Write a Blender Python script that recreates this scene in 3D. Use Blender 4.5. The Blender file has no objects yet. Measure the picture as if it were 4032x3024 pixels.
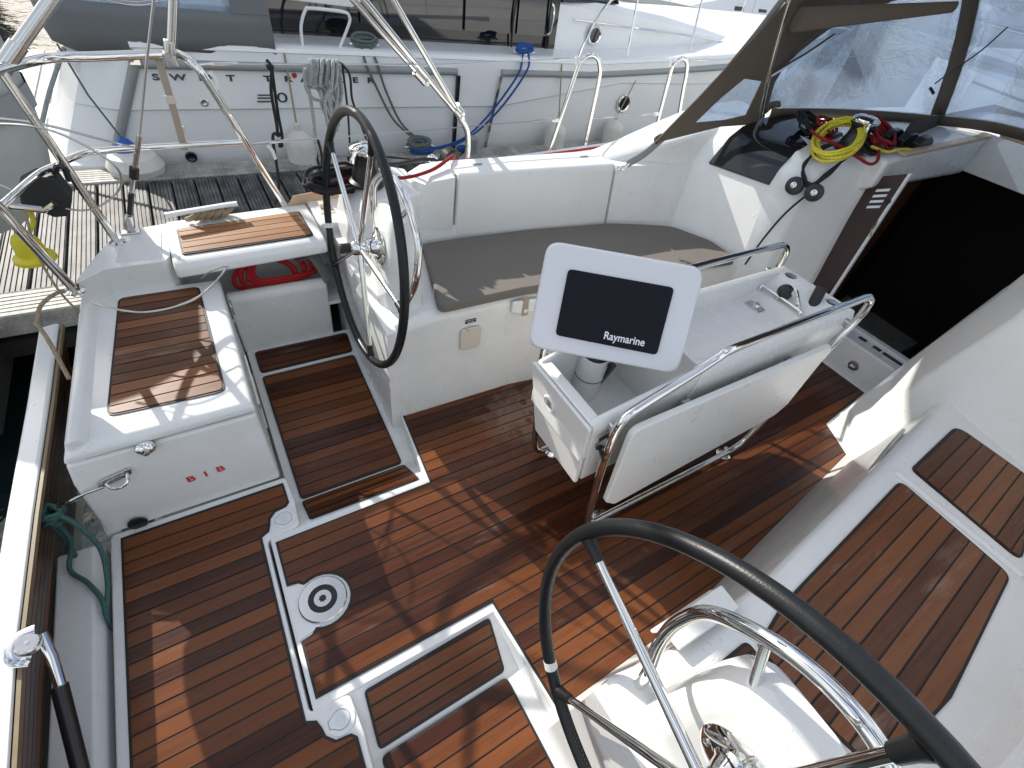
import bpy, bmesh, math, random
from mathutils import Vector, Matrix
random.seed(7)
S = bpy.context.scene
COL = S.collection
R = math.radians
# ---------------------------------------------------------------- camera, sky, sun, exposure
cam_d = bpy.data.cameras.new('camera'); cam = bpy.data.objects.new('camera', cam_d); COL.objects.link(cam)
S.camera = cam
cam_d.sensor_width = 36.0; cam_d.lens = 36.0 * 1846.735 / 4032.0
cam_d.clip_start = 0.05; cam_d.clip_end = 600
def cam_matrix(yaw, pitch, roll, loc):
    f = Vector((math.cos(yaw) * math.cos(pitch), math.sin(yaw) * math.cos(pitch), math.sin(pitch)))
    r = f.cross(Vector((0, 0, 1))).normalized(); u = r.cross(f)
    c, s = math.cos(roll), math.sin(roll)
    rr = c * r + s * u; uu = -s * r + c * u
    m = Matrix((rr, uu, -f)).transposed().to_4x4(); m.translation = loc
    return m
cam.matrix_world = cam_matrix(R(51.577), R(-44.575), R(11.4465), Vector((0.04274, -0.741054, 1.764915)))
SUN_AZ, SUN_EL = 110.0, 31.0
w = bpy.data.worlds.new('World'); S.world = w; w.use_nodes = True
nt = w.node_tree; nt.nodes.clear()
sky = nt.nodes.new('ShaderNodeTexSky'); sky.sky_type = 'NISHITA'; sky.sun_disc = False
sky.sun_elevation = R(SUN_EL); sky.sun_rotation = R(90 - SUN_AZ); sky.air_density = 1.0; sky.dust_density = 2.0; sky.ozone_density = 1.0
bg = nt.nodes.new('ShaderNodeBackground'); bg.inputs['Strength'].default_value = 0.15
wo = nt.nodes.new('ShaderNodeOutputWorld')
# broken white cloud over the blue, everywhere in the sky alike
tcw = nt.nodes.new('ShaderNodeTexCoord')
cn = nt.nodes.new('ShaderNodeTexNoise'); cn.inputs['Scale'].default_value = 2.6; cn.inputs['Detail'].default_value = 7; cn.inputs['Roughness'].default_value = 0.6
cr = nt.nodes.new('ShaderNodeMapRange'); cr.inputs['From Min'].default_value = 0.42; cr.inputs['From Max'].default_value = 0.62
cm = nt.nodes.new('ShaderNodeMixRGB'); cm.inputs['Color2'].default_value = (7.2, 7.4, 7.8, 1)
nt.links.new(tcw.outputs['Generated'], cn.inputs['Vector']); nt.links.new(cn.outputs['Fac'], cr.inputs['Value'])
nt.links.new(cr.outputs['Result'], cm.inputs['Fac']); nt.links.new(sky.outputs['Color'], cm.inputs['Color1'])
nt.links.new(cm.outputs['Color'], bg.inputs['Color']); nt.links.new(bg.outputs['Background'], wo.inputs['Surface'])
sun_d = bpy.data.lights.new('sun', 'SUN'); sun = bpy.data.objects.new('sun', sun_d); COL.objects.link(sun)
sun_d.energy = 5.0; sun_d.angle = R(0.53); sun_d.color = (1.0, 0.95, 0.87)
sdir = Vector((math.cos(R(SUN_EL)) * math.cos(R(SUN_AZ)), math.cos(R(SUN_EL)) * math.sin(R(SUN_AZ)), math.sin(R(SUN_EL))))
sun.rotation_euler = sdir.to_track_quat('Z', 'Y').to_euler(); sun.location = (0, 0, 30)
S.view_settings.view_transform = 'Standard'; S.view_settings.look = 'None'; S.view_settings.gamma = 1.0
S.view_settings.use_curve_mapping = False; S.view_settings.exposure = 0.30
S.render.engine = 'CYCLES'
S.cycles.max_bounces = 10; S.cycles.transparent_max_bounces = 12

# ---------------------------------------------------------------- materials
def new_mat(name):
    m = bpy.data.materials.new(name); m.use_nodes = True
    n = m.node_tree; b = n.nodes['Principled BSDF']
    return m, n, b
def N(n, t, **k):
    o = n.nodes.new(t)
    for a, v in k.items():
        if a in o.inputs: o.inputs[a].default_value = v
        else: setattr(o, a, v)
    return o
def simple(name, col, rough=0.5, metal=0.0, spec=0.5, noise=0.0, nscale=30.0, bump=0.0, bscale=200.0, coat=0.0):
    m, n, b = new_mat(name)
    b.inputs['Base Color'].default_value = (*col, 1); b.inputs['Roughness'].default_value = rough
    b.inputs['Metallic'].default_value = metal; b.inputs['Specular IOR Level'].default_value = spec
    b.inputs['Coat Weight'].default_value = coat
    tc = N(n, 'ShaderNodeTexCoord')
    if noise:
        t = N(n, 'ShaderNodeTexNoise', Scale=nscale, Detail=6.0, Roughness=0.6)
        n.links.new(tc.outputs['Object'], t.inputs['Vector'])
        mx = N(n, 'ShaderNodeMixRGB'); mx.inputs['Color1'].default_value = (*[c * (1 - noise) for c in col], 1)
        mx.inputs['Color2'].default_value = (*[min(1, c * (1 + noise)) for c in col], 1)
        n.links.new(t.outputs['Fac'], mx.inputs['Fac']); n.links.new(mx.outputs['Color'], b.inputs['Base Color'])
        mr = N(n, 'ShaderNodeMapRange'); mr.inputs['To Min'].default_value = max(0.02, rough * 0.75); mr.inputs['To Max'].default_value = min(1, rough * 1.3)
        n.links.new(t.outputs['Fac'], mr.inputs['Value']); n.links.new(mr.outputs['Result'], b.inputs['Roughness'])
    if bump:
        t2 = N(n, 'ShaderNodeTexNoise', Scale=bscale, Detail=4.0)
        n.links.new(tc.outputs['Object'], t2.inputs['Vector'])
        bp = N(n, 'ShaderNodeBump', Strength=bump, Distance=0.002)
        n.links.new(t2.outputs['Fac'], bp.inputs['Height']); n.links.new(bp.outputs['Normal'], b.inputs['Normal'])
    return m
def gelcoat(name, col, rough=0.22, drops=0.0, dirt=0.12):
    """white gel coat with faint grime and optional standing water drops (relief)"""
    m, n, b = new_mat(name)
    tc = N(n, 'ShaderNodeTexCoord')
    t = N(n, 'ShaderNodeTexNoise', Scale=2.2, Detail=8.0, Roughness=0.65)
    n.links.new(tc.outputs['Object'], t.inputs['Vector'])
    mx = N(n, 'ShaderNodeMixRGB'); mx.inputs['Color1'].default_value = (*[c * (1 - dirt) * f for c, f in zip(col, (1, .99, .96))], 1); mx.inputs['Color2'].default_value = (*col, 1)
    mr0 = N(n, 'ShaderNodeMapRange'); mr0.inputs['From Min'].default_value = 0.25; mr0.inputs['From Max'].default_value = 0.7
    n.links.new(t.outputs['Fac'], mr0.inputs['Value'])
    n.links.new(mr0.outputs['Result'], mx.inputs['Fac']); n.links.new(mx.outputs['Color'], b.inputs['Base Color'])
    t3 = N(n, 'ShaderNodeTexNoise', Scale=9.0, Detail=5.0)
    n.links.new(tc.outputs['Object'], t3.inputs['Vector'])
    mr = N(n, 'ShaderNodeMapRange'); mr.inputs['To Min'].default_value = rough * 0.6; mr.inputs['To Max'].default_value = rough * 1.5
    n.links.new(t3.outputs['Fac'], mr.inputs['Value']); n.links.new(mr.outputs['Result'], b.inputs['Roughness'])
    t2 = N(n, 'ShaderNodeTexNoise', Scale=160.0, Detail=2.0)
    n.links.new(tc.outputs['Object'], t2.inputs['Vector'])
    bp = N(n, 'ShaderNodeBump', Strength=0.05, Distance=0.001)
    n.links.new(t2.outputs['Fac'], bp.inputs['Height'])
    last = bp
    if drops:
        v = N(n, 'ShaderNodeTexVoronoi', Scale=42.0); v.feature = 'F1'
        n.links.new(tc.outputs['Object'], v.inputs['Vector'])
        sz = N(n, 'ShaderNodeTexNoise', Scale=14.0, Detail=2.0); n.links.new(tc.outputs['Object'], sz.inputs['Vector'])
        szr = N(n, 'ShaderNodeMapRange'); szr.inputs['From Min'].default_value = 0.42; szr.inputs['From Max'].default_value = 0.75
        szr.inputs['To Min'].default_value = 0.0; szr.inputs['To Max'].default_value = 0.3 * drops
        n.links.new(sz.outputs['Fac'], szr.inputs['Value'])
        su = N(n, 'ShaderNodeMath', operation='SUBTRACT'); n.links.new(szr.outputs['Result'], su.inputs[0]); n.links.new(v.outputs['Distance'], su.inputs[1])
        mxm = N(n, 'ShaderNodeMath', operation='MAXIMUM'); n.links.new(su.outputs[0], mxm.inputs[0]); mxm.inputs[1].default_value = 0
        sq = N(n, 'ShaderNodeMath', operation='POWER'); n.links.new(mxm.outputs[0], sq.inputs[0]); sq.inputs[1].default_value = 0.5
        bp2 = N(n, 'ShaderNodeBump', Strength=0.7, Distance=0.006)
        n.links.new(sq.outputs[0], bp2.inputs['Height']); n.links.new(bp.outputs['Normal'], bp2.inputs['Normal']); last = bp2
    n.links.new(last.outputs['Normal'], b.inputs['Normal'])
    b.inputs['Specular IOR Level'].default_value = 0.5
    return m
def teak(name, dark, light, rough=0.34, grain=1.0, axis=0, grey=None, wet=None):
    """boat teak: grain runs along one local axis; every plank has its own tone (object random)"""
    m, n, b = new_mat(name)
    tc = N(n, 'ShaderNodeTexCoord'); oi = N(n, 'ShaderNodeObjectInfo')
    mp = N(n, 'ShaderNodeMapping'); sc = [70.0, 70.0, 70.0]; sc[axis] = 2.2; mp.inputs['Scale'].default_value = sc
    ad = N(n, 'ShaderNodeVectorMath', operation='ADD'); cmb = N(n, 'ShaderNodeMath', operation='MULTIPLY'); cmb.inputs[1].default_value = 37.0
    n.links.new(oi.outputs['Random'], cmb.inputs[0]); n.links.new(tc.outputs['Object'], ad.inputs[0]); n.links.new(cmb.outputs[0], ad.inputs[1])
    n.links.new(ad.outputs[0], mp.inputs['Vector'])
    g = N(n, 'ShaderNodeTexNoise', Scale=1.0, Detail=5.0, Roughness=0.65, Distortion=0.6); n.links.new(mp.outputs['Vector'], g.inputs['Vector'])
    mp2 = N(n, 'ShaderNodeMapping'); sc2 = [9.0, 9.0, 9.0]; sc2[axis] = 1.1; mp2.inputs['Scale'].default_value = sc2
    n.links.new(ad.outputs[0], mp2.inputs['Vector'])
    g2 = N(n, 'ShaderNodeTexNoise', Scale=1.0, Detail=3.0); n.links.new(mp2.outputs['Vector'], g2.inputs['Vector'])
    # tone = .5*random + .3*grain + .2*patch
    a1 = N(n, 'ShaderNodeMath', operation='MULTIPLY_ADD'); n.links.new(g.outputs['Fac'], a1.inputs[0]); a1.inputs[1].default_value = 0.9 * grain; a1.inputs[2].default_value = -0.45 * grain
    a2 = N(n, 'ShaderNodeMath', operation='MULTIPLY_ADD'); n.links.new(g2.outputs['Fac'], a2.inputs[0]); a2.inputs[1].default_value = 0.9; a2.inputs[2].default_value = -0.45
    a3 = N(n, 'ShaderNodeMath', operation='ADD'); n.links.new(a1.outputs[0], a3.inputs[0]); n.links.new(a2.outputs[0], a3.inputs[1])
    a4 = N(n, 'ShaderNodeMath', operation='MULTIPLY_ADD'); n.links.new(oi.outputs['Random'], a4.inputs[0]); a4.inputs[1].default_value = 0.95; n.links.new(a3.outputs[0], a4.inputs[2])
    mx = N(n, 'ShaderNodeMixRGB'); mx.inputs['Color1'].default_value = (*dark, 1); mx.inputs['Color2'].default_value = (*light, 1)
    n.links.new(a4.outputs[0], mx.inputs['Fac'])
    mx.use_clamp = True
    cl = N(n, 'ShaderNodeClamp'); n.links.new(a4.outputs[0], cl.inputs['Value']); n.links.new(cl.outputs[0], mx.inputs['Fac'])
    out = mx
    # fine dark pores
    mp3 = N(n, 'ShaderNodeMapping'); sc3 = [420.0] * 3; sc3[axis] = 16.0; mp3.inputs['Scale'].default_value = sc3
    n.links.new(ad.outputs[0], mp3.inputs['Vector'])
    g3 = N(n, 'ShaderNodeTexNoise', Scale=1.0, Detail=2.0); n.links.new(mp3.outputs['Vector'], g3.inputs['Vector'])
    pr = N(n, 'ShaderNodeMapRange'); pr.inputs['From Min'].default_value = 0.56; pr.inputs['From Max'].default_value = 0.72; pr.inputs['To Max'].default_value = 0.45
    n.links.new(g3.outputs['Fac'], pr.inputs['Value'])
    mx2 = N(n, 'ShaderNodeMixRGB', blend_type='MULTIPLY'); mx2.inputs['Color2'].default_value = (0.45, 0.35, 0.3, 1)
    n.links.new(pr.outputs['Result'], mx2.inputs['Fac']); n.links.new(mx.outputs['Color'], mx2.inputs['Color1']); out = mx2
    rr = N(n, 'ShaderNodeMapRange'); rr.inputs['To Min'].default_value = rough * 0.7; rr.inputs['To Max'].default_value = rough * 1.5
    n.links.new(g2.outputs['Fac'], rr.inputs['Value'])
    rough_out = rr.outputs['Result']
    if grey:
        # dry, silvered patches
        geo = N(n, 'ShaderNodeNewGeometry')
        mpw = N(n, 'ShaderNodeMapping'); mpw.inputs['Scale'].default_value = (1.6, 9.0, 3.0); n.links.new(geo.outputs['Position'], mpw.inputs['Vector'])
        gw = N(n, 'ShaderNodeTexNoise', Scale=1.3, Detail=6.0, Roughness=0.65); n.links.new(mpw.outputs['Vector'], gw.inputs['Vector'])
        gr = N(n, 'ShaderNodeMapRange'); gr.inputs['From Min'].default_value = grey[1]; gr.inputs['From Max'].default_value = grey[1] + 0.16; gr.inputs['To Max'].default_value = grey[2]
        n.links.new(gw.outputs['Fac'], gr.inputs['Value'])
        fac = gr.outputs['Result']
        if wet:
            # a drying patch on the sole with wet blots left in it (shape of its own)
            mpd = N(n, 'ShaderNodeMapping'); mpd.inputs['Location'].default_value = (-wet[0], -wet[1], 0); mpd.vector_type = 'POINT'
            n.links.new(geo.outputs['Position'], mpd.inputs['Vector'])
            mpe = N(n, 'ShaderNodeMapping'); mpe.inputs['Scale'].default_value = (1 / wet[2], 1 / wet[3], 0); n.links.new(mpd.outputs['Vector'], mpe.inputs['Vector'])
            ln = N(n, 'ShaderNodeVectorMath', operation='LENGTH'); n.links.new(mpe.outputs['Vector'], ln.inputs[0])
            nz = N(n, 'ShaderNodeTexNoise', Scale=16.0, Detail=4.0); n.links.new(geo.outputs['Position'], nz.inputs['Vector'])
            sm = N(n, 'ShaderNodeMath', operation='MULTIPLY_ADD'); n.links.new(nz.outputs['Fac'], sm.inputs[0]); sm.inputs[1].default_value = 1.6; n.links.new(ln.outputs['Value'], sm.inputs[2])
            pm = N(n, 'ShaderNodeMapRange'); pm.inputs['From Min'].default_value = 1.9; pm.inputs['From Max'].default_value = 1.2; pm.inputs['To Max'].default_value = 0.6
            n.links.new(sm.outputs[0], pm.inputs['Value'])
            vo = N(n, 'ShaderNodeTexVoronoi', Scale=15.0); n.links.new(geo.outputs['Position'], vo.inputs['Vector'])
            vr = N(n, 'ShaderNodeMapRange'); vr.inputs['From Min'].default_value = 0.26; vr.inputs['From Max'].default_value = 0.34
            n.links.new(vo.outputs['Distance'], vr.inputs['Value'])
            mu = N(n, 'ShaderNodeMath', operation='MULTIPLY'); n.links.new(pm.outputs['Result'], mu.inputs[0]); n.links.new(vr.outputs['Result'], mu.inputs[1])
            mxx = N(n, 'ShaderNodeMath', operation='MAXIMUM'); n.links.new(fac, mxx.inputs[0]); n.links.new(mu.outputs[0], mxx.inputs[1]); fac = mxx.outputs[0]
        mx3 = N(n, 'ShaderNodeMixRGB'); mx3.inputs['Color2'].default_value = (*grey[0], 1)
        n.links.new(fac, mx3.inputs['Fac']); n.links.new(out.outputs['Color'], mx3.inputs['Color1']); out = mx3
        rm = N(n, 'ShaderNodeMath', operation='MULTIPLY_ADD'); n.links.new(fac, rm.inputs[0]); rm.inputs[1].default_value = 0.35; n.links.new(rough_out, rm.inputs[2]); rough_out = rm.outputs[0]
    n.links.new(out.outputs['Color'], b.inputs['Base Color']); n.links.new(rough_out, b.inputs['Roughness'])
    b.inputs['Specular IOR Level'].default_value = 0.3
    bp = N(n, 'ShaderNodeBump', Strength=0.25, Distance=0.0012); n.links.new(g.outputs['Fac'], bp.inputs['Height']); n.links.new(bp.outputs['Normal'], b.inputs['Normal'])
    return m
def vinyl(name):
    """creased clear dodger vinyl: part see-through, part mirror of the sky"""
    m, n, b = new_mat(name); n.nodes.remove(b)
    out = n.nodes['Material Output']
    tc = N(n, 'ShaderNodeTexCoord')
    t = N(n, 'ShaderNodeTexNoise', Scale=3.5, Detail=5.0, Roughness=0.6, Distortion=1.2); n.links.new(tc.outputs['Object'], t.inputs['Vector'])
    bp = N(n, 'ShaderNodeBump', Strength=0.5, Distance=0.03); n.links.new(t.outputs['Fac'], bp.inputs['Height'])
    tr = N(n, 'ShaderNodeBsdfTransparent', Color=(0.60, 0.68, 0.78, 1))
    gl = N(n, 'ShaderNodeBsdfGlossy', Roughness=0.12, Color=(0.80, 0.88, 1.0, 1)); n.links.new(bp.outputs['Normal'], gl.inputs['Normal'])
    df = N(n, 'ShaderNodeBsdfTranslucent', Color=(0.75, 0.8, 0.86, 1))
    m1 = N(n, 'ShaderNodeMixShader'); m1.inputs[0].default_value = 0.32; n.links.new(tr.outputs[0], m1.inputs[1]); n.links.new(gl.outputs[0], m1.inputs[2])
    m2 = N(n, 'ShaderNodeMixShader'); m2.inputs[0].default_value = 0.12; n.links.new(m1.outputs[0], m2.inputs[1]); n.links.new(df.outputs[0], m2.inputs[2])
    n.links.new(m2.outputs[0], out.inputs['Surface'])
    return m
def rope_mat(name, col, fleck=None):
    m, n, b = new_mat(name)
    tc = N(n, 'ShaderNodeTexCoord')
    v = N(n, 'ShaderNodeTexVoronoi', Scale=260.0); n.links.new(tc.outputs['Object'], v.inputs['Vector'])
    mx = N(n, 'ShaderNodeMixRGB'); mx.inputs['Color1'].default_value = (*[c * 0.55 for c in col], 1); mx.inputs['Color2'].default_value = (*(fleck or [min(1, c * 1.25) for c in col]), 1)
    n.links.new(v.outputs['Color'], mx.inputs['Fac']); n.links.new(mx.outputs['Color'], b.inputs['Base Color'])
    bp = N(n, 'ShaderNodeBump', Strength=0.6, Distance=0.002); n.links.new(v.outputs['Distance'], bp.inputs['Height']); n.links.new(bp.outputs['Normal'], b.inputs['Normal'])
    b.inputs['Roughness'].default_value = 0.8
    return m
def pontoon_mat(name, c1, c2):
    m, n, b = new_mat(name)
    tc = N(n, 'ShaderNodeTexCoord'); oi = N(n, 'ShaderNodeObjectInfo')
    ad = N(n, 'ShaderNodeVectorMath', operation='ADD'); n.links.new(tc.outputs['Object'], ad.inputs[0]); n.links.new(oi.outputs['Random'], ad.inputs[1])
    mp = N(n, 'ShaderNodeMapping'); mp.inputs['Scale'].default_value = (60, 2.5, 60); n.links.new(ad.outputs[0], mp.inputs['Vector'])
    t = N(n, 'ShaderNodeTexNoise', Scale=1.0, Detail=8.0, Roughness=0.7); n.links.new(mp.outputs['Vector'], t.inputs['Vector'])
    t2 = N(n, 'ShaderNodeTexNoise', Scale=7.0, Detail=4.0); n.links.new(ad.outputs[0], t2.inputs['Vector'])
    mm = N(n, 'ShaderNodeMath', operation='MULTIPLY'); n.links.new(t.outputs['Fac'], mm.inputs[0]); n.links.new(t2.outputs['Fac'], mm.inputs[1])
    mr = N(n, 'ShaderNodeMapRange'); mr.inputs['From Min'].default_value = 0.12; mr.inputs['From Max'].default_value = 0.38; n.links.new(mm.outputs[0], mr.inputs['Value'])
    mx = N(n, 'ShaderNodeMixRGB'); mx.inputs['Color1'].default_value = (*c1, 1); mx.inputs['Color2'].default_value = (*c2, 1)
    n.links.new(mr.outputs['Result'], mx.inputs['Fac']); n.links.new(mx.outputs['Color'], b.inputs['Base Color']); b.inputs['Roughness'].default_value = 0.6
    bp = N(n, 'ShaderNodeBump', Strength=0.5, Distance=0.003); n.links.new(t.outputs['Fac'], bp.inputs['Height']); n.links.new(bp.outputs['Normal'], b.inputs['Normal'])
    return m
M = {}
M['gel'] = gelcoat('white_gelcoat', (0.80, 0.81, 0.80), 0.25)
M['gelwet'] = gelcoat('wet_white_gelcoat', (0.80, 0.81, 0.80), 0.2, drops=1.0)
M['nonskid'] = simple('white_nonskid', (0.70, 0.71, 0.70), 0.55, noise=0.06, bump=0.5, bscale=420)
M['panel'] = gelcoat('panel_white', (0.78, 0.78, 0.76), 0.3, dirt=0.03)
M['caulk'] = simple('black_caulk', (0.012, 0.009, 0.008), 0.55)
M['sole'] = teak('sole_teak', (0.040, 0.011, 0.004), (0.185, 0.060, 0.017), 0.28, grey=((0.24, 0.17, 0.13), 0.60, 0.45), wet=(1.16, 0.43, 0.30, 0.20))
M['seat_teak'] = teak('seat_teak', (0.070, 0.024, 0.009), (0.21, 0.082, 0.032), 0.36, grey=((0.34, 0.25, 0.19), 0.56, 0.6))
M['helm_teak'] = teak('helm_teak', (0.22, 0.105, 0.048), (0.42, 0.23, 0.115), 0.42, grey=((0.50, 0.38, 0.28), 0.55, 0.5))  # paler than the seats: dry wood, with sunlit brightness put into the colour
M['steel'] = simple('polished_stainless', (0.78, 0.77, 0.74), 0.06, metal=1.0, noise=0.04, nscale=12)
M['satin'] = simple('satin_stainless', (0.62, 0.61, 0.59), 0.24, metal=1.0, noise=0.05, nscale=40)
M['alu'] = simple('anodised_aluminium', (0.75, 0.76, 0.76), 0.32, metal=0.9, noise=0.04)
M['leather'] = simple('black_leather', (0.008, 0.009, 0.010), 0.36, noise=0.2, nscale=60, bump=0.18, bscale=420, spec=0.35)
M['black'] = simple('black_plastic', (0.012, 0.012, 0.013), 0.35)
M['rubber'] = simple('black_rubber', (0.016, 0.016, 0.017), 0.6)
M['cushion'] = simple('taupe_canvas', (0.165, 0.148, 0.128), 0.8, noise=0.08, nscale=5, bump=0.5, bscale=900)
M['canvas'] = simple('brown_canvas', (0.135, 0.108, 0.082), 0.85, noise=0.12, nscale=6, bump=0.5, bscale=700)
M['webbing'] = simple('grey_webbing', (0.28, 0.28, 0.27), 0.7, bump=0.5, bscale=600)
M['greycover'] = simple('grey_cover_canvas', (0.155, 0.165, 0.17), 0.85, noise=0.1, nscale=2, bump=0.4, bscale=500)
M['vinyl'] = vinyl('clear_vinyl')
M['smoke'] = simple('smoked_acrylic', (0.012, 0.012, 0.013), 0.06, spec=0.6)
M['door'] = simple('brown_acrylic', (0.050, 0.030, 0.030), 0.22, noise=0.1, nscale=8)
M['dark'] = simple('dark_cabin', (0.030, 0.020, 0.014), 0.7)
M['cabinwood'] = simple('cabin_wood', (0.30, 0.13, 0.05), 0.5, noise=0.15)
M['screen'] = simple('sun_cover_black', (0.004, 0.006, 0.010), 0.5, bump=0.2, bscale=300, spec=0.2)
M['case'] = gelcoat('plotter_white', (0.72, 0.72, 0.76), 0.2, drops=0.35, dirt=0.03)
M['white'] = simple('white_plastic', (0.75, 0.76, 0.76), 0.35)
M['cream'] = simple('cream_plastic', (0.62, 0.57, 0.48), 0.4)
M['red'] = simple('red_print', (0.55, 0.03, 0.03), 0.5)
M['print'] = simple('white_print', (0.8, 0.82, 0.85), 0.5)
M['chromeprint'] = simple('chrome_lettering', (0.055, 0.065, 0.075), 0.25, metal=0.2)
M['glass'] = simple('tinted_glass', (0.006, 0.009, 0.016), 0.03, spec=0.8)
M['hullwhite'] = gelcoat('yacht_white', (0.82, 0.84, 0.85), 0.18, dirt=0.05)
M['greyline'] = simple('grey_rubbing_strake', (0.28, 0.30, 0.30), 0.4, noise=0.1)
M['farhull'] = gelcoat('far_hull', (0.55, 0.56, 0.55), 0.3)
M['fender'] = simple('dirty_white_fender', (0.62, 0.60, 0.55), 0.5, noise=0.18, nscale=9)
M['dock'] = pontoon_mat('weathered_decking', (0.014, 0.014, 0.013), (0.15, 0.153, 0.147))
M['beam'] = pontoon_mat('grey_timber_beam', (0.17, 0.17, 0.155), (0.42, 0.41, 0.37))
M['gap'] = simple('under_pontoon', (0.01, 0.01, 0.01), 0.9)
M['plywood'] = simple('edge_plywood', (0.20, 0.15, 0.085), 0.5, noise=0.3, nscale=25)
M['pine'] = simple('varnished_trim', (0.55, 0.40, 0.25), 0.35, noise=0.12, nscale=20)
M['r_red'] = rope_mat('red_rope', (0.30, 0.012, 0.014)); M['r_yellow'] = rope_mat('yellow_rope', (0.80, 0.70, 0.06))
M['r_black'] = rope_mat('black_rope', (0.014, 0.014, 0.016)); M['r_grey'] = rope_mat('grey_rope', (0.33, 0.36, 0.36))
M['r_green'] = rope_mat('green_rope', (0.05, 0.13, 0.12)); M['r_blue'] = rope_mat('blue_rope', (0.01, 0.07, 0.28))
M['r_teal'] = rope_mat('grey_green_rope', (0.12, 0.15, 0.14)); M['r_tan'] = rope_mat('tan_rope', (0.34, 0.27, 0.17)); M['r_bright'] = rope_mat('bright_red_rope', (0.55, 0.02, 0.02))
M['bluefender'] = simple('blue_fender_end', (0.01, 0.09, 0.38), 0.4)
M['yellow'] = simple('yellow_float', (0.62, 0.55, 0.02), 0.4, noise=0.1)
M['cloth'] = simple('grey_towel', (0.20, 0.20, 0.19), 0.9, bump=0.6, bscale=300)
M['wire'] = simple('stainless_wire', (0.5, 0.5, 0.49), 0.3, metal=1.0)
M['tape'] = simple('white_tape', (0.7, 0.69, 0.66), 0.55)
M['strap'] = simple('tan_strap', (0.36, 0.30, 0.23), 0.8, bump=0.4, bscale=500)
M['dinghy'] = simple('pale_grey_hypalon', (0.42, 0.44, 0.43), 0.5, noise=0.2, nscale=3)
m, n, b = new_mat('harbour_water'); b.inputs['Base Color'].default_value = (0.006, 0.012, 0.012, 1); b.inputs['Roughness'].default_value = 0.06
tc = N(n, 'ShaderNodeTexCoord'); t = N(n, 'ShaderNodeTexNoise', Scale=2.2, Detail=5.0); n.links.new(tc.outputs['Object'], t.inputs['Vector'])
bp = N(n, 'ShaderNodeBump', Strength=0.35, Distance=0.12); n.links.new(t.outputs['Fac'], bp.inputs['Height']); n.links.new(bp.outputs['Normal'], b.inputs['Normal']); M['water'] = m

# ---------------------------------------------------------------- object helpers
def tag(o, label=None, cat=None, group=None, kind=None):
    if label: o['label'] = label
    if cat: o['category'] = cat
    if group: o['group'] = group
    if kind: o['kind'] = kind
    return o
def thing(name, label, cat, loc=(0, 0, 0), group=None):
    o = bpy.data.objects.new(name, None); COL.objects.link(o); o.location = loc; o.empty_display_size = 0.1
    return tag(o, label, cat, group)
def obj(name, bm, mat, parent=None, bevel=0.0, seg=2, smooth=35, kind=None, bang=30):
    """link a bmesh as one object; vertices are in world space, moved to the parent's frame"""
    bmesh.ops.recalc_face_normals(bm, faces=bm.faces)
    if parent is not None:
        off = Vector((0, 0, 0)); p = parent
        while p is not None: off += p.location; p = p.parent
        bmesh.ops.translate(bm, verts=bm.verts, vec=-off)
    me = bpy.data.meshes.new(name); bm.to_mesh(me); bm.free()
    for mm in (mat if isinstance(mat, (list, tuple)) else [mat]): me.materials.append(M[mm])
    o = bpy.data.objects.new(name, me); COL.objects.link(o)
    if parent is not None: o.parent = parent
    if smooth:
        me.polygons.foreach_set('use_smooth', [True] * len(me.polygons))
        me.set_sharp_from_angle(angle=R(smooth))
    if bevel:
        bv = o.modifiers.new('bevel', 'BEVEL'); bv.width = bevel; bv.segments = seg; bv.limit_method = 'ANGLE'; bv.angle_limit = R(bang); bv.harden_normals = False
        me.polygons.foreach_set('use_smooth', [True] * len(me.polygons))
        if smooth: 
            at = me.attributes.get('sharp_edge')
            if at: me.attributes.remove(at)
        wn = o.modifiers.new('wn', 'WEIGHTED_NORMAL'); wn.keep_sharp = False; wn.weight = 80
    if kind: o['kind'] = kind
    return o
V = Vector
def BM(): return bmesh.new()
def add_face(bm, pts):
    return bm.faces.new([bm.verts.new(p) for p in pts])
def add_box(bm, c, s, rot=None):
    r = bmesh.ops.create_cube(bm, size=1.0)['verts']
    m = Matrix.Translation(V(c)) @ (rot.to_4x4() if rot else Matrix.Identity(4)) @ Matrix.Diagonal((*s, 1))
    bmesh.ops.transform(bm, matrix=m, verts=r); return r
def add_prism(bm, pts, vec):
    """closed solid: 3-D polygon pts swept by vec"""
    vec = V(vec); a = [bm.verts.new(V(p)) for p in pts]; b2 = [bm.verts.new(V(p) + vec) for p in pts]; n = len(pts)
    bm.faces.new(a[::-1]); bm.faces.new(b2)
    for i in range(n): bm.faces.new((a[i], a[(i + 1) % n], b2[(i + 1) % n], b2[i]))
def add_loft(bm, secs, caps=True, closed=True):
    rings = [[bm.verts.new(V(p)) for p in s] for s in secs]; n = len(secs[0])
    for r0, r1 in zip(rings, rings[1:]):
        for i in range(n if closed else n - 1):
            j = (i + 1) % n
            try: bm.faces.new((r0[i], r0[j], r1[j], r1[i]))
            except ValueError: pass
    if caps:
        bm.faces.new(rings[0][::-1]); bm.faces.new(rings[-1])
def catmull(pts, k=8, closed=False):
    P = [V(p) for p in pts]; n = len(P); out = []
    rng = range(n) if closed else range(n - 1)
    for i in rng:
        p0 = P[(i - 1) % n] if closed or i > 0 else P[0] * 2 - P[1]
        p1 = P[i]; p2 = P[(i + 1) % n]
        p3 = P[(i + 2) % n] if closed or i + 2 < n else P[-1] * 2 - P[-2]
        for j in range(k):
            t = j / k
            out.append(0.5 * ((2 * p1) + (p2 - p0) * t + (2 * p0 - 5 * p1 + 4 * p2 - p3) * t * t + (3 * p1 - p0 - 3 * p2 + p3) * t * t * t))
    if not closed: out.append(P[-1])
    return out
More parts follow.
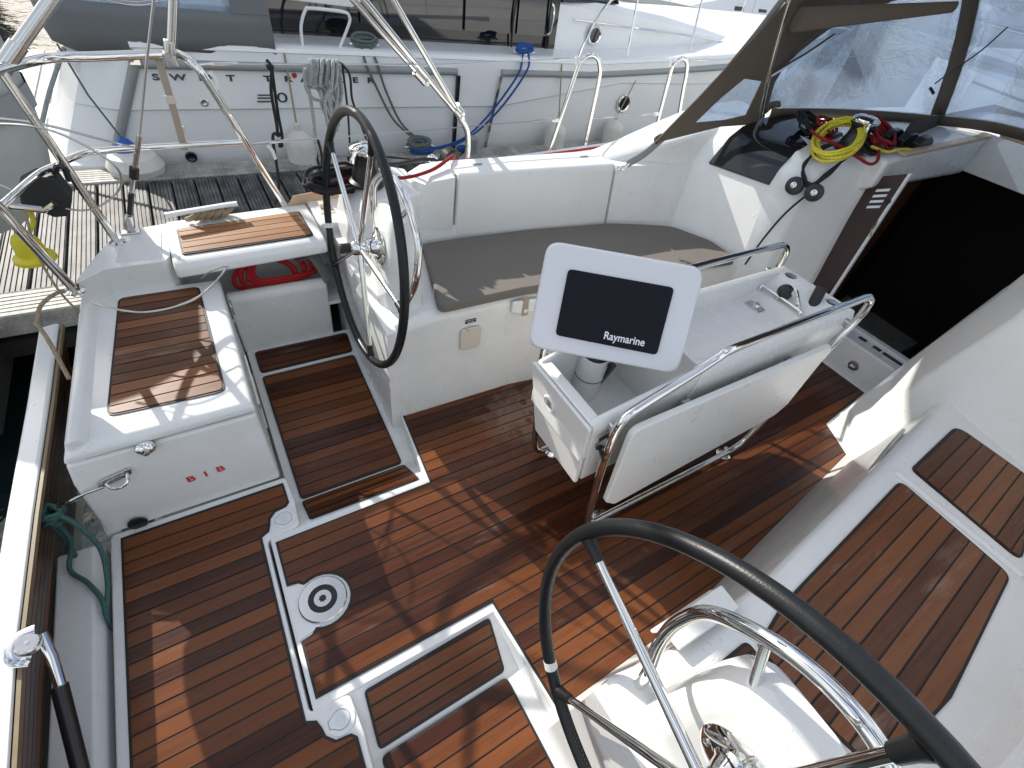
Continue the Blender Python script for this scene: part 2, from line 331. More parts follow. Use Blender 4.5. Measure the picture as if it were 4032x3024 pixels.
def add_tube(bm, pts, r, seg=10, closed=False, smooth=0, cap=True, flat=None):
    """round tube along a polyline (smooth>0: splined); r may be a list; flat=(w,h) makes a strap"""
    P = catmull(pts, smooth, closed) if smooth else [V(p) for p in pts]
    n = len(P); rings = []; prev = None
    for i in range(n):
        a = P[(i - 1) % n] if closed or i > 0 else P[i]; b2 = P[(i + 1) % n] if closed or i < n - 1 else P[i]
        t = (b2 - a)
        if t.length < 1e-9: t = V((0, 0, 1))
        t.normalize()
        if prev is None:
            u = t.cross(V((0, 0, 1)))
            if u.length < 0.1: u = t.cross(V((0, 1, 0)))
            u.normalize()
        else:
            u = prev - t * prev.dot(t)
            if u.length < 1e-6: u = t.orthogonal()
            u.normalize()
        prev = u; v = t.cross(u)
        rr = r[min(i * len(r) // n, len(r) - 1)] if isinstance(r, (list, tuple)) else r
        ring = []
        for k in range(seg):
            an = 2 * math.pi * k / seg
            if flat: ring.append(bm.verts.new(P[i] + u * math.cos(an) * flat[0] + v * math.sin(an) * flat[1]))
            else: ring.append(bm.verts.new(P[i] + (u * math.cos(an) + v * math.sin(an)) * rr))
        rings.append(ring)
    for i in range(n if closed else n - 1):
        r0, r1 = rings[i], rings[(i + 1) % n]
        for k in range(seg): bm.faces.new((r0[k], r0[(k + 1) % seg], r1[(k + 1) % seg], r1[k]))
    if cap and not closed: bm.faces.new(rings[0][::-1]); bm.faces.new(rings[-1])
def frame_of(ax):
    ax = V(ax).normalized(); u = ax.orthogonal().normalized(); return u, ax.cross(u), ax
def add_lathe(bm, prof, base, ax, seg=32):
    """profile [(radius, height)...] turned about the line base+t*ax"""
    u, v, a = frame_of(ax); rings = []
    for r, h in prof:
        c = V(base) + a * h
        if r < 1e-5: rings.append([bm.verts.new(c)])
        else: rings.append([bm.verts.new(c + (u * math.cos(2 * math.pi * k / seg) + v * math.sin(2 * math.pi * k / seg)) * r) for k in range(seg)])
    for r0, r1 in zip(rings, rings[1:]):
        for k in range(seg):
            j = (k + 1) % seg
            if len(r0) == 1 and len(r1) == 1: continue
            if len(r0) == 1: bm.faces.new((r0[0], r1[j], r1[k]))
            elif len(r1) == 1: bm.faces.new((r0[k], r0[j], r1[0]))
            else: bm.faces.new((r0[k], r0[j], r1[j], r1[k]))
    for ring in (rings[0], rings[-1]):
        if len(ring) > 2:
            try: bm.faces.new(ring)
            except ValueError: pass
def ball(bm, c, r, sc=(1, 1, 1), seg=16):
    v = bmesh.ops.create_uvsphere(bm, u_segments=seg, v_segments=max(6, seg // 2), radius=r)['verts']
    bmesh.ops.transform(bm, matrix=Matrix.Translation(V(c)) @ Matrix.Diagonal((*sc, 1)), verts=v)
def rounded(poly, r, k=5):
    """round the corners of a 2-D polygon (radius per polygon or per corner)"""
    out = []; n = len(poly)
    for i, p in enumerate(poly):
        rr = r[i] if isinstance(r, (list, tuple)) else r
        p = V((p[0], p[1])); a = V(poly[i - 1][:2]) - p; b2 = V(poly[(i + 1) % n][:2]) - p
        if rr <= 0: out.append((p.x, p.y)); continue
        la, lb = a.length, b2.length; a.normalize(); b2.normalize()
        ang = a.angle(b2); d = min(rr / max(math.tan(ang / 2), 0.05), la * 0.45, lb * 0.45)
        s, e = p + a * d, p + b2 * d
        for j in range(k + 1):
            t = j / k; q = s * (1 - t) ** 2 + p * 2 * t * (1 - t) + e * t * t; out.append((q.x, q.y))
    return out
def clip(poly, f):
    """Sutherland-Hodgman: keep f(p) >= 0"""
    out = []; n = len(poly)
    for i in range(n):
        a, b2 = poly[i], poly[(i + 1) % n]; fa, fb = f(a), f(b2)
        if fa >= 0: out.append(a)
        if (fa >= 0) != (fb >= 0):
            t = fa / (fa - fb); out.append((a[0] + (b2[0] - a[0]) * t, a[1] + (b2[1] - a[1]) * t))
    return out
def area(poly): return 0.5 * sum(poly[i - 1][0] * poly[i][1] - poly[i][0] * poly[i - 1][1] for i in range(len(poly)))
def inset(poly, d):
    """shrink a 2-D polygon by d (mitred)"""
    if area(poly) < 0: poly = poly[::-1]
    n = len(poly); out = []
    for i in range(n):
        p0, p1, p2 = V(poly[i - 1]), V(poly[i]), V(poly[(i + 1) % n])
        e1 = (p1 - p0); e2 = (p2 - p1)
        if e1.length < 1e-7 or e2.length < 1e-7: continue
        e1.normalize(); e2.normalize(); n1 = V((-e1.y, e1.x)); n2 = V((-e2.y, e2.x)); s = n1 + n2
        k = max(0.35, (1 + n1.dot(n2)) / 1.0)
        q = p1 + s * d / k; out.append((q.x, q.y))
    return out
def planks(parent, poly, zf, pitch, mat, y0=0.0, gap=0.0055, thick=0.008, ang=0.0, margin=0.008, caulk=True, up=None):
    """fill the 2-D polygon (x, y) with single teak planks running along x (turned by ang); zf(x, y) gives the height"""
    if area(poly) < 0: poly = poly[::-1]
    ca, sa = math.cos(ang), math.sin(ang)
    inn = inset(poly, margin)
    if caulk:
        bm = BM(); add_prism(bm, [(x, y, zf(x, y) - 0.030) for x, y in poly], (0, 0, 0.0275)); obj('caulking', bm, 'caulk', parent, smooth=0)
    loc = [(x * ca + y * sa, -x * sa + y * ca) for x, y in inn]
    ys = [p[1] for p in loc]; k = math.floor((min(ys) - y0) / pitch)
    made = []
    while y0 + k * pitch < max(ys):
        a, b2 = y0 + k * pitch + gap / 2, y0 + (k + 1) * pitch - gap / 2; k += 1
        c = clip(clip(loc, lambda p: p[1] - a), lambda p: b2 - p[1])
        if len(c) < 3 or abs(area(c)) < 2e-4: continue
        w2 = [(x * ca - y * sa, x * sa + y * ca) for x, y in c]
        w2 = [p for i, p in enumerate(w2) if (V(p) - V(w2[i - 1])).length > 1e-5]
        dz = random.uniform(-0.0006, 0.0006)
        bm = BM(); add_prism(bm, [(x, y, zf(x, y) - thick + dz) for x, y in w2], (0, 0, thick))
        made.append(obj('plank', bm, mat, parent, smooth=0))
    return made
def text_mesh(body, size, mat, origin, xdir, ydir, name, parent=None, depth=0.001, bold=0.0, shear=0.0, space=1.0, align='CENTER', sx=1.0):
    """flat print: raised letters standing a hair off the surface"""
    cu = bpy.data.curves.new(name, 'FONT'); cu.body = body; cu.size = size; cu.extrude = depth; cu.offset = bold; cu.shear = shear; cu.space_character = space; cu.align_x = align; cu.align_y = 'CENTER'
    tmp = bpy.data.objects.new(name, cu); COL.objects.link(tmp)
    dg = bpy.context.evaluated_depsgraph_get(); me = bpy.data.meshes.new_from_object(tmp.evaluated_get(dg))
    bpy.data.objects.remove(tmp); bpy.data.curves.remove(cu)
    x = V(xdir).normalized(); y = V(ydir); y = (y - x * y.dot(x)).normalized(); z = x.cross(y)
    m = Matrix((x * sx, y, z)).transposed().to_4x4(); m.translation = V(origin)
    off = V((0, 0, 0)); p = parent
    while p is not None: off += p.location; p = p.parent
    me.transform(Matrix.Translation(-off) @ m); me.materials.clear(); me.materials.append(M[mat])
    o = bpy.data.objects.new(name, me); COL.objects.link(o)
    if parent is not None: o.parent = parent
    return o
# ================================================================ THE SETTING: cockpit mouldings, water
def flat(z): return lambda x, y: z
def mir(poly, s): return [(x, y * s) for x, y in poly]
bm = BM(); add_face(bm, [(-60, -40, -.78), (90, -40, -.78), (90, 90, -.78), (-60, 90, -.78)]); obj('water', bm, 'water', smooth=0, kind='structure')

# --- main sole
half = [(-.112, .312), (.508, .312), (.545, .70), (1.13, .70), (2.35, .56), (2.45, .58), (3.25, .58)]
base = half + mir(half[::-1], -1)
bm = BM(); add_prism(bm, [(x, y, -.30) for x, y in base], (0, 0, .304))
sole = obj('cockpit_sole', bm, 'gel', bevel=.006, kind='structure')
arc = [(.090 * math.cos(R(a)), .090 * math.sin(R(a))) for a in range(120, -121, -15)]
th = [(-.097, .279)]
pt = [(2.66, .30), (2.56, .487), (2.33, .522), (1.13, .67), (.549, .675), (.519, .281), (-.097, .281)]
teak_main = rounded([(-.097, .10)], 0) + [(-.06, .094)] + arc + [(-.06, -.094), (-.097, -.10)] + \
    rounded(mir(pt[::-1], -1), 0) + [(3.16, -.25), (3.16, .25)] + pt
planks(sole, teak_main, flat(.010), .05, 'sole', y0=.0305)
# --- aft sole panel with its two latch tabs
def aft_outline(s): return [(x, y * s) for x, y in [(-.122, .305), (-.004, .312), (.004, .43), (-.002, .556), (-.592, .556)]]
ao = aft_outline(1); as_ = aft_outline(-1)[::-1]
bm = BM(); add_prism(bm, [(x, y, -.30) for x, y in rounded(ao + as_, .02)], (0, 0, .304))
aft = obj('aft_cockpit_sole', bm, 'gel', bevel=.006, kind='structure')
tp = [(-.135, .322), (-.108, .335), (-.099, .36), (-.094, .385), (-.072, .408), (-.03, .414), (-.016, .43), (-.018, .528), (-.560, .528)]
planks(aft, tp + mir(tp[::-1], -1), flat(.010), .05, 'sole', y0=.0173)
# sill behind it and the dark well the transom folds into
bm = BM(); add_prism(bm, rounded_sec := [(-.615, -1.2, -.3), (-.615, -1.2, -.02), (-.635, -1.2, .012), (-.735, -1.2, .018), (-.745, -1.2, -.3)], (0, 1.735, 0))
obj('transom_sill', bm, 'nonskid', bevel=.008, kind='structure')

# --- helm wells beside the wheels (a foot chock, a floor, an outer slope)
PROF = [(.312, .000), (.325, -.004), (.478, -.097), (.492, -.104), (1.215, -.034), (1.385, -.002), (1.40, 0)]
def wz(x, y):
    y = abs(y)
    for (a, za), (b2, zb) in zip(PROF, PROF[1:]):
        if y <= b2: return za + (zb - za) * max(0, (y - a) / (b2 - a))
    return 0
for s in (1, -1):
    bm = BM(); sec = PROF + [(1.40, -.4), (.312, -.4)]
    add_prism(bm, [(-.01, y * s, z - .004) for y, z in sec], (.58, 0, 0))
    well = obj('helm_floor', bm, 'gel', smooth=0, kind='structure')
    fx = lambda y: .497 + .0 * y if y > 1.3 else .478
    planks(well, mir(rounded([(.035, .326), (.488, .318), (.476, .478), (.025, .478)], .015), s), lambda x, y: wz(x, y) + .006, .037, 'sole', y0=.0)
    planks(well, mir(rounded([(.025, .494), (.474, .494), (.480, 1.215), (.022, 1.215)], .02), s), lambda x, y: wz(x, y) + .006, .05, 'sole', y0=.0)
    planks(well, mir(rounded([(.022, 1.240), (.482, 1.240), (.492, 1.372), (.022, 1.376)], .02), s), lambda x, y: wz(x, y) + .006, .045, 'sole', y0=.01)

# --- seats, coamings, decks: one moulding per side
def lerp(tab, x):
    if x <= tab[0][0]: return tab[0][1]
    for (a, va), (b2, vb) in zip(tab, tab[1:]):
        if x <= b2: return va + (vb - va) * (x - a) / (b2 - a)
    return tab[-1][1]
FOOT = [(.545, .682), (1.13, .675), (2.33, .527), (2.56, .490)]
FRONT = [(.545, .69), (.72, .722), (1.15, .722), (1.9, .650), (2.56, .575)]
BACK0 = [(.8, 1.235), (1.07, 1.236), (2.0, 1.150), (2.45, 1.02), (2.6, .98)]
BACK1 = [(.8, 1.235), (1.2, 1.235), (2.0, 1.205), (2.4, 1.15), (2.6, 1.11)]
EDGE = [(-.15, 1.68), (.35, 1.735), (1.38, 1.79), (2.6, 1.86), (5.2, 1.85), (8.0, 1.45), (10.5, .65)]
DECKZ = [(-.3, .575), (.4, .59), (1.4, .66), (2.6, .70), (6, .82), (10.5, 1.0)]
seats = {}
for s in (1, -1):
    secs = []
    for x in (.545, .72, 1.13, 1.6, 2.0, 2.33, 2.62):
        f0, f1 = lerp(FOOT, x), lerp(FRONT, x)
        secs.append([(x, s * y, z) for y, z in [(f0 - .012, -.2), (f0 - .012, .008), (f0 + .015, .07), (f1, .505), (f1 + .025, .533), (1.5, .535), (1.5, -.2)]])
    bm = BM(); add_loft(bm, secs); seats[s] = obj('cockpit_seat_moulding', bm, 'gel' if s > 0 else 'gelwet', bevel=.018, seg=3, kind='structure')
    # coaming / backrest with a lowered pod for the winch behind the wheel
    secs = []
    for x, top, back in ((.842, .60, .06), (.846, .76, .015), (.875, .83, .004), (.935, .862, 0), (1.0395, .872, 0), (1.0405, .872, 0), (1.6, .872, 0), (2.0045, .872, 0), (2.0055, .872, 0), (2.35, .875, 0), (2.75, .89, 0)):
        b0, b1 = lerp(BACK0, x), lerp(BACK1, x)
        back += .035 if 1.04 < x < 2.005 else 0
        secs.append([(x, s * y, z) for y, z in [(b0 + back, .50), (b1 + back, top), (1.40, top + .01), (1.46, max(.60, top - .06)), (1.50, .55)]])
    bm = BM(); add_loft(bm, secs); obj('coaming', bm, 'gel', bevel=.02, seg=3, kind='structure', bang=24)
    secs = [[(x, s * y, z) for y, z in [(y0, .45), (y0 + .015, zt), (1.50, zt + .02), (1.56, .52)]] for x, y0, zt in ((.535, 1.30, .58), (.57, 1.25, .72), (.65, 1.20, .80), (.80, 1.20, .82), (.90, 1.25, .80))]
    bm = BM(); add_loft(bm, secs); obj('winch_pod', bm, 'gel', bevel=.02, seg=3, kind='structure')
    # bulkhead of the well under the pod (faces aft)
    bm = BM(); add_prism(bm, [(.503, s * .69, -.15), (.503, s * .70, .50), (.503, s * 1.30, .56), (.503, s * 1.55, .56), (.503, s * 1.55, -.15)], (.05, 0, 0))
    obj('well_bulkhead', bm, 'gel', smooth=0, kind='structure')
    # side deck and topsides
    secs = []
    for x in (.57, 1.0, 1.7, 2.6, 3.6, 4.6, 5.6, 7.0, 8.5, 10.4):
        e, z = lerp(EDGE, x), lerp(DECKZ, x)
        secs.append([(x, s * y, zz) for y, zz in [(min(1.42, e * .7), z - .004), (e, z), (e + .02, z - .03), (e * .97, -.1), (e * .75, -.85), (.1, -.95), (.1, -.62), (min(1.36, e * .66), -.58), (min(1.40, e * .69), z - .1)]])
    bm = BM(); add_loft(bm, secs); obj('side_deck', bm, 'gel', smooth=40, kind='structure')
# --- starboard and port cabin bulkheads, coachroof
LV = [(-.05, [(2.35, 1.35), (2.35, .95), (2.51, .55), (2.60, .45), (2.68, .305), (3.20, .255)]),
      (.14, [(2.40, 1.35), (2.40, 1.0), (2.50, .55), (2.60, .44), (2.72, .315), (3.18, .27)]),
      (.30, [(2.42, 1.35), (2.42, 1.02), (2.52, .57), (2.63, .45), (2.94, .32), (3.01, .305)]),
      (.53, [(2.43, 1.35), (2.45, 1.03), (2.57, .59), (2.655, .46), (2.95, .345), (3.015, .335)]),
      (.90, [(2.52, 1.35), (2.55, 1.06), (2.64, .68), (2.70, .52), (2.99, .40), (3.035, .382)]),
      (1.02, [(2.60, 1.33), (2.60, 1.06), (2.665, .68), (2.725, .515), (3.00, .41), (3.04, .395)]),
      (1.10, [(2.72, 1.28), (2.70, 1.05), (2.73, .68), (2.77, .52), (3.02, .42), (3.05, .40)]),
      (1.145, [(2.9, 1.22), (2.88, 1.02), (2.84, .67), (2.86, .53), (3.05, .43), (3.07, .405)])]
for s in (1, -1):
    bm = BM(); secs = [[(x, s * y, z) for x, y in pl] + [(3.3, s * (.26 + .16 * min(1, max(0, z))), z), (3.3, s * 1.35, z)] for z, pl in LV]
    add_loft(bm, secs); obj('cabin_bulkhead', bm, 'gelwet', bevel=.03, seg=4, smooth=50, kind='structure', bang=18)
    # coachroof halves either side of the hatch, then the roof ahead
    secs = [[(x, s * y, z) for y, z in [(.36 if x < 4.1 else 0, zi), (.405 if x < 4.1 else .1, zi), (.75, zi - .03), (yo - .14, zi - .08), (yo, zi - .17), (yo + .06, .66), (.9, .66), (.36, 1.03)]]
            for x, zi, yo in ((2.98, 1.165, 1.22), (3.3, 1.19, 1.24), (4.09, 1.235, 1.26))]
    bm = BM(); add_loft(bm, secs); obj('coachroof', bm, 'gel', bevel=.02, seg=3, kind='structure')
secs = [[(x, y, z) for y, z in [(-yo - .06, .6), (-yo, zi - .2), (-yo + .16, zi - .08), (-.4, zi), (.4, zi), (yo - .16, zi - .08), (yo, zi - .2), (yo + .06, .6), (yo - .05, 1.04 if x < 7 else .8), (-yo + .05, 1.04 if x < 7 else .8)]] for x, zi, yo in ((4.092, 1.25, 1.26), (5.2, 1.26, 1.24), (6.8, 1.2, 1.05), (8.2, 1.02, .55), (8.6, .9, .4))]
bm = BM(); add_loft(bm, secs); obj('foredeck_roof', bm, 'gel', bevel=.02, kind='structure')

# --- companionway: sill, dark cabin behind it, wood trimmed hatch frame
bm = BM(); add_box(bm, (3.24, 0, .02), (.12, .56, .40)); add_box(bm, (3.33, 0, .04), (.06, .60, .40))
sill = obj('companionway_sill', bm, 'gel', bevel=.012, kind='structure')
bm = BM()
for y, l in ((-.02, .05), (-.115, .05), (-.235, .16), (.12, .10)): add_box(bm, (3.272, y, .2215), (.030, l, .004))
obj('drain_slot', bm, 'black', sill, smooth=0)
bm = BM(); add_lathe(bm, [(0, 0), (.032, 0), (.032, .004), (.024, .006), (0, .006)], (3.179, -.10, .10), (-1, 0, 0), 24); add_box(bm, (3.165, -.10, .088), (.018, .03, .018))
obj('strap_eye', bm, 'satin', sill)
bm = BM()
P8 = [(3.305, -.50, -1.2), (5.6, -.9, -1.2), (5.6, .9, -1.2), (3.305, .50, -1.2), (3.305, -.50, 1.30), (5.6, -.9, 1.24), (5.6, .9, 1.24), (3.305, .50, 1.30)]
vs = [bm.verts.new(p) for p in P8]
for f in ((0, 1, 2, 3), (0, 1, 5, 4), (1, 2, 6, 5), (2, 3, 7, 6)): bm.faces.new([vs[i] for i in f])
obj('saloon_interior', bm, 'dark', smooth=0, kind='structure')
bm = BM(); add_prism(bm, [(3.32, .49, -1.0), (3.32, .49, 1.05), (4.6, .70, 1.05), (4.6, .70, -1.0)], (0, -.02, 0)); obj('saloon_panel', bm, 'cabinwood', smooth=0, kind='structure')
# hatch opening: varnished trim
bm = BM(); add_box(bm, (3.60, .376, 1.212), (.96, .045, .016), Matrix.Rotation(R(-3.1), 3, 'Y')); tag(obj('hatch_trim', bm, 'pine', bevel=.004), 'pale varnished wooden trim strip along port side of companionway hatch', 'trim', 'hatch trims')
bm = BM(); add_box(bm, (4.13, 0, 1.262), (.06, .66, .022)); tag(obj('hatch_trim', bm, 'pine', bevel=.004), 'pale varnished wooden trim strip across forward end of the open hatch', 'trim', 'hatch trims')
# smoked companionway door leaf with louvres
d = thing('companionway_door', 'brown smoked acrylic door leaf with four louvre slots beside companionway', 'door', (3.0, .28, .24))
def dp(y, z, dx=0): return (2.985 + .0441 * z + dx, y, z)
bm = BM(); add_prism(bm, [dp(.20, .22), dp(.345, .22), dp(.397, 1.066), dp(.268, 1.137)], (.012, 0, 0)); obj('leaf', bm, 'door', d, bevel=.004)
bm = BM(); add_prism(bm, [dp(.182, .22, -.004), dp(.197, .22, -.004), dp(.266, 1.14, -.004), dp(.252, 1.146, -.004)], (.022, 0, 0)); obj('edge_strip', bm, 'white', d, bevel=.003)
for i in range(4):
    z = 1.018 - i * .028; y0, y1 = .345 - i * .0035, .290 - i * .0035
    bm = BM(); add_prism(bm, [dp(y0, z - .006, -.002), dp(y1, z + .022, -.002), dp(y1, z + .036, -.002), dp(y0, z + .008, -.002)], (.003, 0, 0)); obj('louvre', bm, 'print', d, smooth=0)  # slots filled white: the light on them is put into the colour
bm = BM(); add_lathe(bm, [(0, 0), (.013, 0), (.013, .008), (0, .01)], dp(.262, 1.0, -.003), (-1, 0, 0), 16); obj('lock', bm, 'black', d)
bm = BM(); add_tube(bm, [dp(.245, .90, -.006), dp(.235, .86, -.03), dp(.225, .82, -.006)], .005, 8); obj('handle', bm, 'steel', d)

# bulkhead windows, one each side of the hatch: face pane and top pane
for s, lab in ((1, 'dark smoked window wrapping over port cabin bulkhead above the seat'), (-1, 'dark smoked window in starboard cabin bulkhead')):
    wv = thing('cabin_window', lab, 'window', (2.6, .85 * s, .93), 'cabin bulkhead windows')
    sec = lambda y, ins: [(x, y, z) for x, z in ins]
    A0 = [(2.555, .915), (2.60, .985), (2.64, 1.05), (2.72, 1.105), (2.90, 1.148), (3.10, 1.168)]
    B0 = [(2.640, .935), (2.668, 1.01), (2.70, 1.062), (2.77, 1.112), (2.92, 1.152), (3.10, 1.176)]
    bm = BM(); ra = [bm.verts.new((x - .012, 1.04 * s, z + .006)) for x, z in A0]; rb = [bm.verts.new((x - .012, .69 * s, z + .006)) for x, z in B0]
    rc = [bm.verts.new((x + .02, 1.04 * s, z - .014)) for x, z in A0]; rd = [bm.verts.new((x + .02, .69 * s, z - .014)) for x, z in B0]
    for i in range(5):
        bm.faces.new((ra[i], ra[i + 1], rb[i + 1], rb[i])); bm.faces.new((rc[i], rd[i], rd[i + 1], rc[i + 1]))
        bm.faces.new((ra[i], rc[i], rc[i + 1], ra[i + 1])); bm.faces.new((rb[i], rb[i + 1], rd[i + 1], rd[i]))
    bm.faces.new((ra[0], rb[0], rd[0], rc[0])); bm.faces.new((ra[5], rc[5], rd[5], rb[5]))
    obj('pane', bm, 'smoke', wv, bevel=.004, smooth=60)
    if s > 0:
        bm = BM(); q = [(2.605, .955, .965), (2.665, .75, .985), (2.70, .755, 1.035), (2.672, .93, 1.04)]
        add_tube(bm, [(x - .016, y, z + .004) for x, y, z in q], .0012, 6, closed=True); obj('hatch_outline', bm, 'greyline', wv)

# backrest panels on port coaming (a moulded joint each side of the middle one)
bp_ = thing('backrest', 'white moulded backrest panel between two joints of port coaming', 'backrest', (1.5, 1.21, .55))
secs = []
for x in (1.056, 1.30, 1.65, 1.990):
    b0, b1 = lerp(BACK0, x), lerp(BACK1, x)
    secs.append([(x, y, z) for y, z in [(b0 - .003, .540), (b1 - .004, .862), (b1 + .012, .882), (1.395, .886), (1.395, .86), (b1 + .03, .86), (b0 + .032, .540)]])
bm = BM(); add_loft(bm, secs); obj('panel', bm, 'panel', bp_, bevel=.016, seg=3)
bm = BM(); [add_box(bm, (x, 1.325, .8865), (.05, .012, .004)) for x in (1.20, 1.86)]; obj('finger_slot', bm, 'greyline', bp_)

# seat cushion
c = thing('seat_cushion', 'taupe grey cushion with piped edge lying on port cockpit seat', 'cushion', (1.6, .9, .535))
front = [(x, lerp(FRONT, x) - .012) for x in (.735, 1.15, 1.6, 2.0, 2.5)]; back = [(2.50, .78), (2.38, .99), (2.2, 1.06), (2.0, 1.125), (1.5, 1.185), (1.07, 1.205), (.868, 1.205)]
ol = rounded(front + back, [.03] * 4 + [.03, .12, .12, 0, 0, 0, 0, .02], 4)
bm = BM(); i0 = inset(ol, .010)
def lay(poly, z): return [(x, y, z) for x, y in poly]
ol = ol if area(ol) > 0 else ol[::-1]; n0 = min(len(ol), len(i0))
add_prism(bm, lay(ol, .536), (0, 0, .046)); obj('pad', bm, 'cushion', c, bevel=.012, seg=3)
bm = BM(); add_tube(bm, lay(inset(ol, .004), .575), .0035, 6, closed=True); add_tube(bm, lay(inset(ol, .001), .545), .003, 6, closed=True); obj('piping', bm, 'cushion', c)
# seat front fittings
t = thing('socket_cover', 'square beige plastic flap cover on the port seat front', 'cover', (.93, .695, .38))
def sf(x, z, o=0):  # point on the port seat front
    f0, f1 = lerp(FOOT, x), lerp(FRONT, x); y = f0 + .015 + (f1 - f0 - .015) * (z - .07) / .435
    return (x, y - o, z)
bm = BM(); pts = rounded([(.845, .305), (.945, .305), (.950, .425), (.842, .425)], .022, 5); add_prism(bm, [sf(x, z, .002) for x, z in pts], (0, -.012, 0)); obj('flap', bm, 'cream', t, bevel=.005)
bm = BM(); add_prism(bm, [sf(x, z, .015) for x, z in [(.875, .412), (.915, .412), (.915, .432), (.875, .432)]], (0, -.004, 0)); obj('hinge', bm, 'cream', t, bevel=.002)
bm = BM(); add_prism(bm, [sf(x, z, .001) for x, z in [(.868, .446), (.922, .446), (.922, .466), (.868, .466)]], (0, -.002, 0)); pl_ = tag(obj('warning_plate', bm, 'black', smooth=0), 'small black label plate above the beige socket cover', 'label')
for k in range(2): text_mesh('BATTERY SWITCH' if k == 0 else 'OPEN HERE', .007, 'print', sf(.895, .460 - k * .009, .0035), (1, -.02, 0), (0, .1, 1), 'lettering', pl_, depth=.0002)
t = thing('seat_locker_lid', 'white moulded lid edge with tan strap in port seat front', 'locker lid', (1.5, .71, .45))
bm = BM(); add_prism(bm, [sf(x, z, -.001) for x, z in [(1.10, .46), (1.13, .445), (2.2, .425), (2.2, .505), (1.10, .517)]], (0, -.020, 0)); obj('lid', bm, 'gel', t, bevel=.008)
bm = BM(); add_prism(bm, [sf(x, z, .022) for x, z in [(1.155, .435), (1.185, .435), (1.183, .530), (1.153, .530)]], (0, -.004, 0)); obj('strap', bm, 'strap', t, bevel=.001)
bm = BM(); add_lathe(bm, [(0, 0), (.011, 0), (.011, .004), (0, .006)], sf(1.170, .462, .026), (0, -1, 0), 16); obj('snap', bm, 'white', t)
bm = BM(); add_prism(bm, [sf(x, z, .0006) for x, z in rounded([(1.085, .315), (1.125, .315), (1.128, .447), (1.082, .447)], .012)], (0, .004, 0)); obj('drain_channel', bm, 'nonskid', t)

# --------------------------------------------------- port quarter: locker, helm seat, bin
L = thing('stern_locker', 'white hinged stern locker with teak planked lid and red BIB lettering', 'locker', (-.28, .9, 0))
bm = BM(); add_loft(bm, [[(x0, y, z) for x0, y in [(-.575, .568), (-.018, .556), (-.012, 1.40), (-.56, 1.45)]] for x0, y, z in []] or [[(-.60, .560, 0), (-.02, .558, 0), (-.02, 1.40, 0), (-.60, 1.40, 0)], [(-.575, .566, .30), (-.022, .566, .30), (-.022, 1.40, .30), (-.55, 1.40, .30)], [(-.558, .572, .392), (-.024, .572, .392), (-.024, 1.40, .392), (-.53, 1.40, .392)]])
obj('body', bm, 'gel', L, bevel=.014, seg=3)
bm = BM(); add_loft(bm, [[(-.556, .568, .400), (-.022, .568, .408), (-.018, 1.372, .408), (-.525, 1.40, .40)], [(-.548, .570, .425), (-.022, .570, .436), (-.018, 1.372, .436), (-.52, 1.40, .42)], [(-.475, .586, .449), (-.034, .584, .449), (-.026, 1.372, .449), (-.45, 1.39, .449)]])
lid = obj('lid', bm, 'gelwet', L, bevel=.014, seg=3)
bm = BM(); add_prism(bm, [(-.555, .60, .40), (-.528, .585, .472), (-.500, .585, .476), (-.470, .60, .44)], (.035, .80, 0)); obj('flange', bm, 'gelwet', L, bevel=.012, seg=3)
tp_ = rounded([(-.432, .678), (-.092, .660), (-.100, 1.335), (-.383, 1.340)], .03)
n_before = set(bpy.data.objects)
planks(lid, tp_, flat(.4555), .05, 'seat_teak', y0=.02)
bm = BM(); ball(bm, (-.352, .555, .395), .03, (1.05, .7, .8)); add_lathe(bm, [(0, 0), (.012, 0), (.012, .006), (0, .008)], (-.352, .532, .40), (0, -1, 0.2), 14); obj('latch', bm, 'steel', L)
text_mesh('B  I  B', .040, 'red', (-.245, .5615, .168), (1, 0, .05), (0, .03, 1), 'lettering', L, depth=.0006, bold=.0008, sx=1.25)
bm = BM()
for z0 in (.405, .30): add_box(bm, (-.008, .75 + (.405 - z0) * 0, z0 - .02), (.006, .28, .03))
obj('piano_hinge', bm, 'satin', L)
bm = BM(); add_box(bm, (-.005, 1.19, .418), (.010, .05, .05)); obj('hasp', bm, 'satin', L, bevel=.004)
bm = BM(); add_lathe(bm, [(0, 0), (.030, 0), (.030, .006), (0, .008)], (-.50, .552, .03), (0, -1, 0), 20); obj('drain', bm, 'black', L)
# eye plate and wire to the transom
w_ = thing('lanyard', 'short stainless turnbuckle and wire from locker eye to raised transom', 'cable', (-.5, .56, .3))
def lk(x, z): return (x, .563, z)
bm = BM(); add_prism(bm, [(x, .560, z) for x, z in rounded([(-.525, .263), (-.425, .292), (-.418, .322), (-.515, .297)], .014)], (0, -.006, 0)); obj('eye_plate', bm, 'satin', w_, bevel=.002)
bm = BM(); add_tube(bm, [(-.435, .554, .300), (-.44, .535, .285), (-.46, .53, .272), (-.485, .535, .272), (-.50, .554, .282)], .0045, 8, smooth=4); obj('eye', bm, 'steel', w_)
bm = BM(); add_tube(bm, [(-.505, .545, .280), (-.56, .55, .268), (-.575, .55, .263), (-.64, .555, .235), (-.66, .56, .23)], [.0035, .0035, .007, .007, .004], 8); obj('turnbuckle', bm, 'steel', w_)

